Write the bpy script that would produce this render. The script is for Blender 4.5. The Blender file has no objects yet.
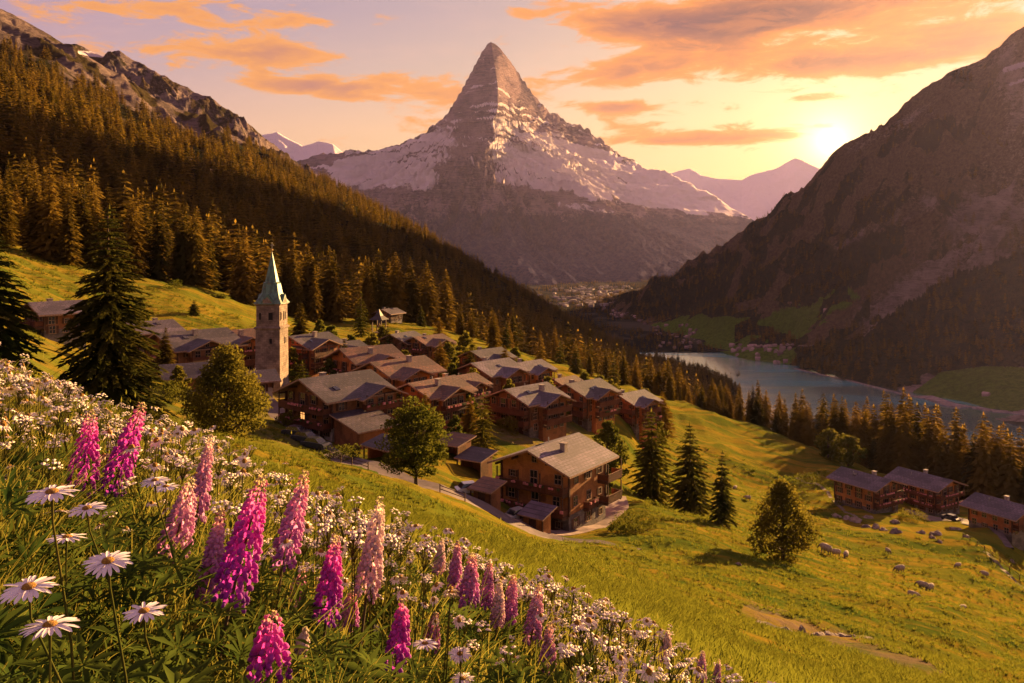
import bpy, math, random
import numpy as np
from mathutils import Vector, Matrix
R = math.radians
SC = bpy.context.scene
COL = SC.collection
F = 852.0            # focal length in pixels of the 1024 px wide frame
HOR = 245.0          # image row of the horizon
# ------------------------------------------------------------------ camera
cd = bpy.data.cameras.new('camera'); cam = bpy.data.objects.new('camera', cd); COL.objects.link(cam)
cd.sensor_width = 36.0; cd.lens = F / 1024 * 36; cd.shift_y = -(341.5 - HOR) / 1024
cam.location = (0, 0, 0); cam.rotation_euler = (R(90), 0, 0)
cd.clip_start = 0.05; cd.clip_end = 60000
SC.camera = cam
# ------------------------------------------------------------------ exposure
SC.render.engine = 'CYCLES'
SC.view_settings.view_transform = 'Standard'; SC.view_settings.look = 'None'
SC.view_settings.exposure = 2.25; SC.view_settings.gamma = 1.0
SC.cycles.use_denoising = True
SC.cycles.max_bounces = 6; SC.cycles.diffuse_bounces = 2; SC.cycles.glossy_bounces = 2
SC.cycles.transmission_bounces = 2; SC.cycles.volume_bounces = 0; SC.cycles.transparent_max_bounces = 8
SC.cycles.volume_max_steps = 64; SC.cycles.sample_clamp_indirect = 4.0
# ------------------------------------------------------------------ sun
SUN_AZ, SUN_EL = R(41), R(10.5)
sd = Vector((math.sin(SUN_AZ) * math.cos(SUN_EL), math.cos(SUN_AZ) * math.cos(SUN_EL), math.sin(SUN_EL)))
sl = bpy.data.lights.new('sun', 'SUN'); sun = bpy.data.objects.new('sun', sl); COL.objects.link(sun)
sl.energy = 5.0; sl.angle = R(0.6); sl.color = (1.0, 0.56, 0.20)
sun.rotation_euler = sd.to_track_quat('Z', 'Y').to_euler()
# ------------------------------------------------------------------ world
W = bpy.data.worlds.new('World'); SC.world = W; W.use_nodes = True
nt = W.node_tree; nt.nodes.clear()
class NT:
    """small wrapper for wiring node trees"""
    def __init__(s, tree): s.t = tree
    def n(s, typ, ins=None, **kw):
        nd = s.t.nodes.new(typ)
        for k, v in kw.items(): setattr(nd, k, v)
        for k, v in (ins or {}).items():
            if isinstance(v, bpy.types.NodeSocket): s.t.links.new(v, nd.inputs[k])
            else: nd.inputs[k].default_value = v
        return nd
    def m(s, op, a, b=None, c=None, clamp=False):
        d = {0: a}
        if b is not None: d[1] = b
        if c is not None: d[2] = c
        nd = s.n('ShaderNodeMath', d, operation=op); nd.use_clamp = clamp
        return nd.outputs[0]
    def mix(s, f, a, b, blend='MIX'):
        nd = s.n('ShaderNodeMix', data_type='RGBA', blend_type=blend, clamp_factor=True)
        for i, v in ((0, f), (6, a), (7, b)):
            if isinstance(v, bpy.types.NodeSocket): s.t.links.new(v, nd.inputs[i])
            else: nd.inputs[i].default_value = v if i == 0 else (*v, 1.0)[:4]
        return nd.outputs[2]
    def ramp(s, f, stops, interp='LINEAR'):
        nd = s.n('ShaderNodeValToRGB', {0: f}); cr = nd.color_ramp; cr.interpolation = interp
        while len(cr.elements) < len(stops): cr.elements.new(0.5)
        for e, (p, c) in zip(cr.elements, stops):
            e.position = p; e.color = (*c, 1.0) if not isinstance(c, (int, float)) else (c, c, c, 1)
        return nd.outputs[0]
    def noise(s, vec, scale, detail=4, rough=0.55, dist=0.0):
        return s.n('ShaderNodeTexNoise', {'Vector': vec, 'Scale': scale, 'Detail': detail, 'Roughness': rough, 'Distortion': dist}).outputs[0]
    def smooth(s, v, lo, hi):
        return s.n('ShaderNodeMapRange', {0: v, 1: lo, 2: hi, 3: 0.0, 4: 1.0}, interpolation_type='SMOOTHSTEP').outputs[0]

w = NT(nt)
tc = w.n('ShaderNodeTexCoord').outputs['Generated']
sp = w.n('ShaderNodeSeparateXYZ', {0: tc}).outputs
az = w.m('ARCTAN2', sp[0], sp[1]); el = w.m('ARCSINE', sp[2])     # bearing and height of the sky direction
def aze(px, py):
    u = (px - 512) / F; v = (HOR - py) / F
    return math.atan(u), math.atan(v / math.sqrt(1 + u * u))
base = w.ramp(w.m('MULTIPLY', el, 1.0 / 1.2), [
    (0.0, (.90, .50, .24)), (.06, (.92, .55, .27)), (.11, (.86, .52, .32)), (.16, (.60, .42, .38)),
    (.22, (.42, .32, .40)), (.30, (.30, .24, .36)), (.45, (.21, .18, .34)), (1.0, (.11, .12, .27))])
sa, se = aze(831, 141)
gl = w.n('ShaderNodeVectorMath', {0: tc, 1: (math.sin(sa) * math.cos(se), math.cos(sa) * math.cos(se), math.sin(se))}, operation='DOT_PRODUCT').outputs[1]
ang = w.m('ARCCOSINE', w.m('MINIMUM', gl, 0.999999))
def glow(width, power=2.0):
    return w.m('EXPONENT', w.m('MULTIPLY', w.m('POWER', w.m('DIVIDE', ang, width), power), -1.0))
wide = glow(0.36, 1.4); mid = glow(0.15, 1.1); core = glow(0.015, .9)
leftness = w.smooth(az, -0.1, -0.75)
base = w.mix(w.m('MULTIPLY', leftness, .6), base, (.42, .23, .38))
# --- clouds: stretched noise, gathered into the banks the sky shows
cv = w.n('ShaderNodeCombineXYZ', {0: az, 1: w.m('MULTIPLY', w.m('ADD', el, w.m('MULTIPLY', az, -.02)), 3.6), 2: 3.7}).outputs[0]
n1 = w.noise(cv, 4.2, 9, .60, .35)
n2 = w.noise(cv, 17.0, 8, .66, .6)
nn = w.m('ADD', w.m('MULTIPLY', n1, .62), w.m('MULTIPLY', n2, .40))
def bank(px, py, rx, ry, amt):
    a0, e0 = aze(px, py)
    dx = w.m('DIVIDE', w.m('SUBTRACT', az, a0), rx / F); dy = w.m('DIVIDE', w.m('SUBTRACT', el, e0), ry / F)
    q = w.m('ADD', w.m('MULTIPLY', dx, dx), w.m('MULTIPLY', dy, dy))
    return w.m('MULTIPLY', w.m('EXPONENT', w.m('MULTIPLY', q, -1.0)), amt)
banks = None
for b in [(800, 10, 250, 26, .30), (790, 64, 170, 13, .22), (720, 40, 60, 14, .10), (965, 35, 90, 18, .12), (330, 88, 75, 12, .24), (270, 52, 90, 12, .15),
          (200, 14, 130, 14, .14), (60, 40, 100, 24, .07), (612, 107, 40, 6, .17), (680, 140, 100, 5, .13), (820, 96, 40, 6, .15), (400, 20, 60, 12, .05)]:
    x = bank(*b); banks = x if banks is None else w.m('ADD', banks, x)
high = w.smooth(el, .42, .8)
dens = w.smooth(w.m('ADD', nn, w.m('ADD', banks, w.m('MULTIPLY', high, .06))), .56, .64)
thick = w.smooth(w.m('ADD', nn, banks), .60, .84)
sunside = w.smooth(az, -.15, .35)
lit = w.mix(sunside, (.92, .36, .08), (.92, .25, .0))
dark = w.mix(sunside, (.27, .12, .19), (.05, .0, .02))
streak = w.smooth(n2, .40, .66)
ccol = w.mix(w.m('MULTIPLY', thick, w.m('SUBTRACT', 1.0, w.m('MULTIPLY', streak, .35))), lit, dark)
sky = w.mix(w.m('MULTIPLY', wide, .55), base, (1.0, .66, .20))
thin = w.smooth(w.noise(cv, 9.0, 5, .6), .48, .75)
sky = w.mix(w.m('MULTIPLY', thin, .12), sky, (1.0, .55, .38))
sky = w.mix(w.m('MULTIPLY', dens, .98), sky, ccol)
g1 = w.mix(w.m('MULTIPLY', w.m('MULTIPLY', mid, .6), w.m('SUBTRACT', 1.0, w.m('MULTIPLY', dens, .9))), (0, 0, 0), (.75, .5, .15))
g2 = w.mix(core, (0, 0, 0), (4.0, 3.0, 1.4))
sky = w.mix(1.0, sky, g1, 'ADD'); sky = w.mix(1.0, sky, g2, 'ADD')
nis = w.n('ShaderNodeTexSky', sky_type='NISHITA', sun_disc=False, sun_elevation=SUN_EL, sun_rotation=SUN_AZ, air_density=1.6, dust_density=3.0)
nisc = w.mix(1.0, nis.outputs[0], (.006, .006, .008), 'MULTIPLY')
sky = w.mix(1.0, sky, nisc, 'ADD')
below = w.smooth(el, -0.01, -0.12)
sky = w.mix(below, sky, (.10, .08, .07))
bg = w.n('ShaderNodeBackground', {0: sky, 1: 0.218})
w.n('ShaderNodeOutputWorld', {0: bg.outputs[0]})

# ------------------------------------------------------------------ helpers
def tag(o, label=None, cat=None, group=None, kind=None):
    if label: o['label'] = label
    if cat: o['category'] = cat
    if group: o['group'] = group
    if kind: o['kind'] = kind
    return o
def empty(name, loc=(0, 0, 0), rz=0.0):
    o = bpy.data.objects.new(name, None); COL.objects.link(o); o.empty_display_size = .1
    o.location = loc; o.rotation_euler = (0, 0, rz); return o
def link(name, me, parent=None, loc=None, rz=None):
    o = bpy.data.objects.new(name, me); COL.objects.link(o)
    if parent is not None: o.parent = parent
    if loc is not None: o.location = loc
    if rz is not None: o.rotation_euler = (0, 0, rz)
    return o
def npmesh(name, V, Fa, mats, smooth=False, midx=None):
    """fast mesh from arrays: V (n,3); Fa one (m,k) array or a list of such arrays"""
    if not isinstance(Fa, list): Fa = [Fa]
    Fa = [np.asarray(f, dtype=np.int32) for f in Fa if len(f)]
    me = bpy.data.meshes.new(name)
    V = np.asarray(V, dtype=np.float32)
    me.vertices.add(len(V)); me.vertices.foreach_set('co', V.ravel())
    loops = np.concatenate([f.ravel() for f in Fa]); me.loops.add(len(loops)); me.loops.foreach_set('vertex_index', loops)
    tot = np.concatenate([np.full(len(f), f.shape[1], dtype=np.int32) for f in Fa])
    st = np.concatenate([[0], np.cumsum(tot)[:-1]]).astype(np.int32)
    me.polygons.add(len(tot)); me.polygons.foreach_set('loop_start', st)
    if midx is not None: me.polygons.foreach_set('material_index', np.asarray(midx, dtype=np.int32))
    me.polygons.foreach_set('use_smooth', np.full(len(tot), bool(smooth)))
    for m in (mats if isinstance(mats, (list, tuple)) else [mats]): me.materials.append(m)
    me.update(calc_edges=True)
    return me
def attr(me, name, vals):
    a = me.attributes.new(name, 'FLOAT', 'POINT'); a.data.foreach_set('value', np.asarray(vals, dtype=np.float32).ravel())
class MB:
    """collects boxes, prisms and tubes into one mesh"""
    def __init__(s): s.v = []; s.f = []; s.m = []
    def add(s, vs, fs, mi=0):
        k = len(s.v); s.v += [tuple(p) for p in vs]; s.f += [tuple(i + k for i in f) for f in fs]; s.m += [mi] * len(fs); return s
    def box(s, x0, x1, y0, y1, z0, z1, mi=0, M=None):
        vs = [Vector(p) for p in ((x0, y0, z0), (x1, y0, z0), (x1, y1, z0), (x0, y1, z0), (x0, y0, z1), (x1, y0, z1), (x1, y1, z1), (x0, y1, z1))]
        if M is not None: vs = [M @ p for p in vs]
        return s.add(vs, [(0, 3, 2, 1), (4, 5, 6, 7), (0, 1, 5, 4), (1, 2, 6, 5), (2, 3, 7, 6), (3, 0, 4, 7)], mi)
    def ring(s, rings, mi=0, cap=True):
        """rings: list of equal length point loops, skinned together"""
        k = len(s.v); n = len(rings[0])
        for r in rings: s.v += [tuple(p) for p in r]
        for i in range(len(rings) - 1):
            for j in range(n):
                a = k + i * n + j; b = k + i * n + (j + 1) % n
                s.f.append((a, b, b + n, a + n)); s.m.append(mi)
        if cap:
            s.f.append(tuple(k + j for j in reversed(range(n)))); s.m.append(mi)
            s.f.append(tuple(k + (len(rings) - 1) * n + j for j in range(n))); s.m.append(mi)
        return s
    def tube(s, pts, rad, n=6, mi=0):
        pts = [Vector(p) for p in pts]; rings = []
        for i, p in enumerate(pts):
            d = (pts[min(i + 1, len(pts) - 1)] - pts[max(i - 1, 0)]).normalized()
            a = d.cross(Vector((0.13, 0.29, 0.95))); a = a.normalized() if a.length > 1e-4 else Vector((1, 0, 0)); b = d.cross(a)
            r = rad[i] if isinstance(rad, (list, tuple)) else rad
            rings.append([p + (a * math.cos(t) + b * math.sin(t)) * r for t in [2 * math.pi * j / n for j in range(n)]])
        return s.ring(rings, mi)
    def mesh(s, name, mats, smooth=False):
        me = bpy.data.meshes.new(name); me.from_pydata(s.v, [], s.f)
        for m in (mats if isinstance(mats, (list, tuple)) else [mats]): me.materials.append(m)
        me.polygons.foreach_set('material_index', s.m)
        if smooth: me.polygons.foreach_set('use_smooth', [True] * len(s.f))
        me.update(); return me
    def obj(s, name, mats, parent=None, smooth=False, loc=None):
        return link(name, s.mesh(name, mats, smooth), parent, loc)
# ---- numpy gradient noise
def _h(ix, iy, seed):
    h = (ix.astype(np.int64) * 374761393 + iy.astype(np.int64) * 668265263 + seed * 974711) & 0xffffffff
    h = ((h ^ (h >> 13)) * 1274126177) & 0xffffffff
    return (h ^ (h >> 16)) & 0xffff
def pn(x, y, seed=0):
    x = np.asarray(x, float); y = np.asarray(y, float)
    x0 = np.floor(x); y0 = np.floor(y); fx = x - x0; fy = y - y0
    u = fx * fx * fx * (fx * (fx * 6 - 15) + 10); v = fy * fy * fy * (fy * (fy * 6 - 15) + 10)
    def g(dx, dy):
        a = _h(x0 + dx, y0 + dy, seed) / 65536.0 * 2 * np.pi
        return np.cos(a) * (fx - dx) + np.sin(a) * (fy - dy)
    return 1.5 * ((g(0, 0) * (1 - u) + g(1, 0) * u) * (1 - v) + (g(0, 1) * (1 - u) + g(1, 1) * u) * v)
def fbm(x, y, octv=5, seed=0, gain=.5):
    s = 0; a = 1.0
    for i in range(octv): s = s + a * pn(x * 2 ** i, y * 2 ** i, seed + i * 7); a *= gain
    return s
def ridged(x, y, octv=5, seed=0, gain=.5):
    s = 0; a = 1.0
    for i in range(octv): s = s + a * (1 - 2 * np.abs(pn(x * 2 ** i, y * 2 ** i, seed + i * 7))); a *= gain
    return s
def sstep(v, a, b):
    t = np.clip((v - a) / (b - a), 0, 1); return t * t * (3 - 2 * t)
def P(px, py, Y): return Vector(((px - 512) / F * Y, Y, (HOR - py) / F * Y))

# ------------------------------------------------------------------ materials
def newmat(name):
    m = bpy.data.materials.new(name); m.use_nodes = True; m.node_tree.nodes.clear(); return m, NT(m.node_tree)
def out(t, surf, disp=None):
    o = t.n('ShaderNodeOutputMaterial', {0: surf})
def plain(name, c1, c2=None, scale=3.0, rough=.8, bump=0.0, bscale=None, metal=0.0, coord='Object', stretch=(1, 1, 1), spec=.3, randv=0.0):
    m, t = newmat(name)
    co = t.n('ShaderNodeTexCoord').outputs[coord]
    mp = t.n('ShaderNodeMapping', {'Vector': co, 'Scale': stretch}).outputs[0]
    nz = t.noise(mp, scale, 6, .62)
    col = t.mix(t.smooth(nz, .35, .65), c1, c2 or tuple(x * .7 for x in c1))
    if randv:
        rnd = t.n('ShaderNodeObjectInfo').outputs['Random']
        col = t.mix(1.0, col, t.n('ShaderNodeCombineColor', {0: t.m('MULTIPLY_ADD', rnd, randv, 1 - randv / 2), 1: t.m('MULTIPLY_ADD', rnd, randv, 1 - randv / 2), 2: t.m('MULTIPLY_ADD', rnd, randv, 1 - randv / 2)}).outputs[0], 'MULTIPLY')
    b = t.n('ShaderNodeBsdfPrincipled', {'Base Color': col, 'Roughness': rough, 'Metallic': metal, 'Specular IOR Level': spec})
    if bump:
        bn = t.n('ShaderNodeBump', {'Strength': bump, 'Distance': .05, 'Height': t.noise(mp, bscale or scale * 4, 5, .6)})
        t.t.links.new(bn.outputs[0], b.inputs['Normal'])
    out(t, b.outputs[0]); return m
def leafmat(name, c1, c2, trans=.4, scale=.5, rv=.5, rough=.6):
    m, t = newmat(name)
    co = t.n('ShaderNodeTexCoord').outputs['Object']
    rnd = t.n('ShaderNodeObjectInfo').outputs['Random']
    nz = t.noise(co, scale, 3, .6)
    f = t.m('ADD', t.m('MULTIPLY', t.smooth(nz, .3, .7), 1 - rv), t.m('MULTIPLY', rnd, rv))
    col = t.mix(f, c1, c2)
    d = t.n('ShaderNodeBsdfDiffuse', {0: col}); tr = t.n('ShaderNodeBsdfTranslucent', {0: t.mix(.35, col, tuple(min(1, 1.7 * x) for x in c2))})
    out(t, t.n('ShaderNodeMixShader', {0: trans, 1: d.outputs[0], 2: tr.outputs[0]}).outputs[0]); return m
# ------------------------------------------------------------------ near hillside (the valley flank with meadow and village)
CP = []
for yy in (0.5, 1.0, 2.0, 4.0, 8.0):
    for px in (-900, -400, 0, 250, 512, 740, 1024, 1400, 1900):
        s = -.6 / yy - .33 - .4 * (px - 512) / F
        CP.append((px, HOR - s * F, yy))
CP += [(-900, 250, 20), (-400, 330, 20), (0, 424, 20), (250, 484, 20), (512, 558, 20), (740, 645, 20), (1024, 715, 20), (1400, 800, 20), (1900, 900, 20),
       (-900, 200, 45), (-400, 310, 45), (0, 408, 45), (200, 452, 45), (350, 486, 45), (512, 542, 45), (640, 572, 45), (740, 612, 45), (850, 645, 45), (1024, 690, 45), (1400, 760, 45), (1900, 850, 45),
       (0, 402, 75), (120, 421, 75), (200, 444, 75), (350, 474, 75), (450, 505, 75), (560, 553, 72), (700, 578, 75), (850, 612, 75), (1024, 664, 75), (1400, 740, 75),
       (285, 424, 128), (350, 461, 108), (430, 491, 98), (500, 521, 97), (550, 540, 95), (610, 520, 118), (640, 505, 125), (600, 545, 95),
       (225, 452, 95), (415, 487, 99), (652, 502, 150), (690, 515, 140), (722, 527, 130), (782, 563, 110),
       (865, 518, 190), (925, 518, 205), (1000, 537, 185), (840, 560, 140), (930, 600, 110), (1024, 628, 110), (700, 553, 100), (620, 540, 105),
       (272, 392, 158), (0, 388, 80), (0, 335, 120), (108, 433, 85), (60, 345, 140), (150, 400, 120),
       (555, 533, 111), (340, 446, 122), (390, 452, 118), (535, 440, 150), (590, 430, 180), (633, 422, 200), (490, 401, 185), (530, 392, 205), (487, 376, 235),
       (420, 364, 235), (312, 372, 190), (365, 388, 170), (400, 410, 150), (430, 420, 145), (205, 378, 160), (200, 398, 135), (570, 400, 225),
       (0, 250, 230), (60, 268, 230), (150, 283, 250), (200, 290, 265), (100, 322, 190), (200, 326, 205), (340, 328, 290), (300, 346, 225), (400, 322, 320), (430, 327, 330),
       (500, 346, 330), (590, 373, 330), (650, 395, 320), (700, 408, 300), (760, 428, 290), (850, 463, 265), (960, 508, 240), (1024, 532, 230), (1300, 640, 200), (1700, 760, 200),
       (640, 448, 200), (660, 420, 260), (700, 480, 200), (780, 480, 230), (800, 540, 150), (960, 560, 160), (900, 590, 120), (1024, 560, 180),
       (-400, 300, 80), (-400, 180, 230), (-400, 100, 400), (-900, 100, 230), (-150, 210, 230),
       (0, 262, 400), (200, 300, 420), (400, 350, 450), (600, 400, 450), (700, 440, 420), (760, 470, 400), (850, 500, 380), (960, 545, 360), (1024, 570, 350), (1300, 680, 330), (1700, 800, 330),
       (0, 290, 800), (300, 360, 800), (600, 430, 800), (700, 480, 750), (850, 540, 700), (1024, 590, 650), (1400, 700, 600),
       (0, 300, 1400), (500, 400, 1300), (760, 460, 1150), (1024, 500, 1000), (1500, 520, 1000)]
_cp = np.array(CP, float)
_cu = (_cp[:, 0] - 512) / F; _cv = np.log(_cp[:, 2]) * .45; _cs = (HOR - _cp[:, 1]) / F
def _U(r2): return np.where(r2 > 1e-12, r2 * np.log(np.maximum(r2, 1e-12)), 0)
_n = len(_cp)
_K = _U((_cu[:, None] - _cu[None]) ** 2 + (_cv[:, None] - _cv[None]) ** 2) + np.eye(_n) * 3e-4
_Pm = np.stack([np.ones(_n), _cu, _cv], 1)
_A = np.block([[_K, _Pm], [_Pm.T, np.zeros((3, 3))]])
_w = np.linalg.solve(_A, np.concatenate([_cs, np.zeros(3)]))
def Hs(x, y):
    """smooth height of the hillside"""
    x = np.atleast_1d(np.asarray(x, float)); y = np.maximum(np.atleast_1d(np.asarray(y, float)), .3)
    u = x / y; v = np.log(y) * .45; o = np.empty(len(x))
    for a in range(0, len(x), 60000):
        uu = u[a:a + 60000]; vv = v[a:a + 60000]
        k = _U((uu[:, None] - _cu[None]) ** 2 + (vv[:, None] - _cv[None]) ** 2)
        o[a:a + 60000] = k @ _w[:_n] + _w[_n] + _w[_n + 1] * uu + _w[_n + 2] * vv
    return o * y
def Hn(x, y):
    amp = sstep(y, 6, 60)
    vil = 1 - .85 * np.exp(-(((x + 15) / 75) ** 2 + ((y - 165) / 70) ** 2) ** 2)       # the built-up terrace is smoother
    d1 = (x * .80 + y * .60); d2 = (-x * .60 + y * .80)
    folds = ridged(d1 / 70 + .3, d2 / 16, 3, 11) - .9
    return amp * vil * (.95 * fbm(x / 14, y / 14, 4, 3) + .85 * folds * sstep(x, -30, 30)) + .05 * fbm(x / 1.3, y / 1.3, 3, 5) * sstep(y, 1, 8)
def H(x, y):
    x = np.atleast_1d(np.asarray(x, float)); y = np.atleast_1d(np.asarray(y, float)); return Hs(x, y) + Hn(x, y)
def h1(x, y): return float(H([x], [y])[0])
def onground(px, Y, sink=0.0):
    x = (px - 512) / F * Y; return Vector((x, Y, h1(x, Y) - sink))
def grid_faces(nr, nc):
    i = np.arange((nr - 1) * (nc - 1)); r = i // (nc - 1); c = i % (nc - 1); a = r * nc + c
    return np.stack([a, a + 1, a + nc + 1, a + nc], 1)

def meadow_mat():
    m, t = newmat('meadow_grass_ground')
    co = t.n('ShaderNodeTexCoord').outputs['Object']
    a = t.noise(co, .045, 5, .6, .4); b = t.noise(co, .6, 5, .65); c = t.noise(co, 6.0, 4, .7)
    st = t.n('ShaderNodeMapping', {'Vector': co, 'Rotation': (0, 0, R(-37)), 'Scale': (.035, .22, .1)}).outputs[0]
    d = t.noise(st, 1.0, 5, .65, .5)
    col = t.mix(t.smooth(a, .38, .62), (.032, .082, .011), (.115, .14, .016))
    col = t.mix(t.m('MULTIPLY', t.smooth(d, .42, .62), .75), col, (.25, .165, .02))
    col = t.mix(t.m('MULTIPLY', t.smooth(b, .5, .7), .55), col, (.035, .055, .01))
    col = t.mix(t.m('MULTIPLY', t.smooth(c, .52, .75), .4), col, (.18, .14, .03))
    soil = t.n('ShaderNodeAttribute', attribute_name='bare').outputs['Fac']
    col = t.mix(t.m('MULTIPLY', soil, t.smooth(b, .3, .6)), col, (.16, .115, .09))
    bp = t.n('ShaderNodeBump', {'Strength': .9, 'Distance': .5, 'Height': t.m('ADD', t.m('MULTIPLY', b, .6), t.m('MULTIPLY', c, .25))})
    df = t.n('ShaderNodeBsdfDiffuse', {0: col, 'Normal': bp.outputs[0]})
    sh = t.n('ShaderNodeBsdfSheen', {0: t.mix(.5, col, (.5, .33, .06)), 1: .5, 'Normal': bp.outputs[0]})
    out(t, t.n('ShaderNodeMixShader', {0: .28, 1: df.outputs[0], 2: sh.outputs[0]}).outputs[0]); return m
M_MEADOW = meadow_mat()
pxs = np.concatenate([np.linspace(-1100, -60, 60), np.linspace(-50, 1074, 640), np.linspace(1085, 2100, 60)])
ys = np.exp(np.linspace(math.log(.35), math.log(1350), 560))
PX, YY = np.meshgrid(pxs, ys); gx = ((PX - 512) / F * YY).ravel(); gy = YY.ravel()
gz = H(gx, gy)
me = npmesh('hillside', np.stack([gx, gy, gz], 1), grid_faces(len(ys), len(pxs)), M_MEADOW, True)
# bare eroded soil round the rock outcrop and the village yards
pxv = gx / gy * F + 512; pyv = HOR - gz / gy * F
def seg(px, py, ax, ay, bx, by):
    dx, dy = bx - ax, by - ay; tt = np.clip(((px - ax) * dx + (py - ay) * dy) / (dx * dx + dy * dy), 0, 1)
    return np.hypot(px - ax - tt * dx, py - ay - tt * dy)
bare = (1 - sstep(seg(pxv, pyv, 750, 610, 935, 672), 5, 14)) * (gy > 12) * (gy < 90) * (.6 + .4 * fbm(gx / 2, gy / 2, 3, 9))
yard = np.exp(-(((gx + 18) / 52) ** 2 + ((gy - 150) / 42) ** 2) ** 2) * sstep(fbm(gx / 9, gy / 9, 3, 21), -.25, .1) * (pyv < 445) * .6
attr(me, 'bare', np.clip(bare + yard, 0, 1))
tag(link('hillside_ground', me), kind='structure')

# ------------------------------------------------------------------ mountains
def pchip_rows(rows, nc, nrow, px0, px1):
    """rows: lists of (px,py,Y). Returns x,y,z grids and the row coordinate."""
    cols = np.linspace(px0, px1, nc); Z = []; Yr = []
    def smooth_interp(c, xs, vs):
        xs = np.array(xs, float); vs = np.array(vs, float); m = np.gradient(vs, xs)
        i = np.clip(np.searchsorted(xs, c) - 1, 0, len(xs) - 2); h = xs[i + 1] - xs[i]; t = (c - xs[i]) / h
        return (vs[i] * (2 * t ** 3 - 3 * t ** 2 + 1) + m[i] * h * (t ** 3 - 2 * t ** 2 + t) + vs[i + 1] * (-2 * t ** 3 + 3 * t ** 2) + m[i + 1] * h * (t ** 3 - t ** 2))
    for r in rows:
        xs = [q[0] for q in r]; py = np.interp(cols, xs, [q[1] for q in r]); Y = np.exp(smooth_interp(cols, xs, [math.log(q[2]) for q in r]))
        Yr.append(Y); Z.append((HOR - py) / F * Y)
    Yr = np.array(Yr); Z = np.array(Z); v = np.linspace(0, len(rows) - 1.0001, nrow)
    i = v.astype(int); t = (v - i)[:, None]
    Yg = Yr[i] * (1 - t) + Yr[i + 1] * t; Zg = Z[i] * (1 - t) + Z[i + 1] * t
    # soften kinks between rows (not at the crest)
    Xg = (cols[None] - 512) / F * Yg
    return Xg, Yg, Zg, np.repeat(v[:, None], nc, 1)

def mountain_mat(name, rock1, rock2, forest1, forest2, grass1, rs=.01, bump=1.0, bd=8.0, snowc=(.72, .62, .66), zs=5):
    m, t = newmat(name)
    co = t.n('ShaderNodeTexCoord').outputs['Object']
    big = t.noise(co, rs, 9, .66, .6); fine = t.noise(co, rs * 9, 7, .72)
    stt = t.n('ShaderNodeMapping', {'Vector': co, 'Scale': (1, 1, zs)}).outputs[0]
    cr = t.noise(stt, rs * 3, 9, .75, 1.0)
    col = t.mix(t.smooth(t.m('ADD', t.m('MULTIPLY', big, .5), t.m('MULTIPLY', cr, .5)), .42, .60), rock1, rock2)
    g = t.n('ShaderNodeAttribute', attribute_name='grass').outputs['Fac']
    f = t.n('ShaderNodeAttribute', attribute_name='forest').outputs['Fac']
    s = t.n('ShaderNodeAttribute', attribute_name='snow').outputs['Fac']; dry = t.n('ShaderNodeAttribute', attribute_name='dry').outputs['Fac']
    jit = t.m('MULTIPLY', t.m('SUBTRACT', fine, .5), 1.3)
    gcol = t.mix(t.smooth(fine, .35, .65), grass1, tuple(x * .55 for x in grass1))
    gcol = t.mix(dry, gcol, t.mix(t.smooth(fine, .35, .65), (.20, .145, .085), (.09, .068, .045)))
    col = t.mix(t.smooth(t.m('ADD', g, t.m('MULTIPLY', jit, 1.5)), .25, .75), col, gcol)
    fcol = t.mix(t.smooth(fine, .4, .6), forest1, forest2)
    col = t.mix(t.smooth(t.m('ADD', f, t.m('MULTIPLY', jit, 1.2)), .32, .68), col, fcol)
    col = t.mix(t.smooth(t.m('ADD', s, t.m('MULTIPLY', jit, .55)), .42, .58), col, snowc)
    bp = t.n('ShaderNodeBump', {'Strength': bump, 'Distance': bd, 'Height': t.m('ADD', t.m('MULTIPLY', fine, .5), cr)})
    out(t, t.n('ShaderNodeBsdfDiffuse', {0: col, 'Normal': bp.outputs[0]}).outputs[0]); return m
def spread(vals): return np.clip(vals, 0, 1)
def poly_in(px, py, poly):
    ins = np.zeros(px.shape, bool); n = len(poly)
    for i in range(n):
        (x1, y1), (x2, y2) = poly[i], poly[(i + 1) % n]
        if y1 == y2: continue
        c = ((y1 > py) != (y2 > py)) & (px < (x2 - x1) * (py - y1) / (y2 - y1) + x1); ins ^= c
    return ins

# ---- left mountain
L = [
 [(-300, 345, 190), (0, 282, 212), (150, 309, 240), (300, 340, 295), (430, 352, 360), (560, 395, 480), (650, 425, 620), (740, 455, 950)],
 [(-300, 190, 360), (0, 196, 360), (150, 238, 400), (300, 290, 470), (430, 322, 560), (560, 358, 760), (650, 377, 1150), (740, 386, 1600)],
 [(-300, 90, 640), (0, 118, 640), (150, 168, 690), (300, 228, 800), (430, 282, 950), (560, 337, 1180), (650, 366, 1500), (740, 379, 1690)],
 [(-300, 0, 1050), (0, 62, 1050), (80, 92, 1080), (150, 126, 1120), (300, 186, 1230), (430, 243, 1350), (560, 315, 1500), (650, 354, 1690), (740, 378, 1725)],
 [(-300, -90, 1450), (0, 10, 1500), (35, 28, 1540), (70, 46, 1600), (90, 60, 1620), (130, 82, 1680), (180, 112, 1740), (240, 140, 1800), (290, 163, 1850), (345, 190, 1850), (430, 236, 1800), (480, 264, 1760), (560, 312, 1700), (620, 345, 1700), (690, 371, 1750), (740, 386, 1760)],
 [(-300, 20, 2300), (0, 80, 2300), (150, 140, 2500), (300, 210, 2600), (430, 275, 2500), (560, 345, 2300), (740, 400, 2000)]]
X, Y, Z, V = pchip_rows(L, 760, 460, -300, 740)
PXg = X / Y * F + 512
am = np.clip(Y / 1500, .05, 1) * (1 - .75 * sstep(V, 3.5, 4) * (1 - sstep(V, 4.0, 4.6)))
rocky = sstep(V, 3.0, 3.5) * (1 - sstep(PXg, 240, 330))
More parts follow.
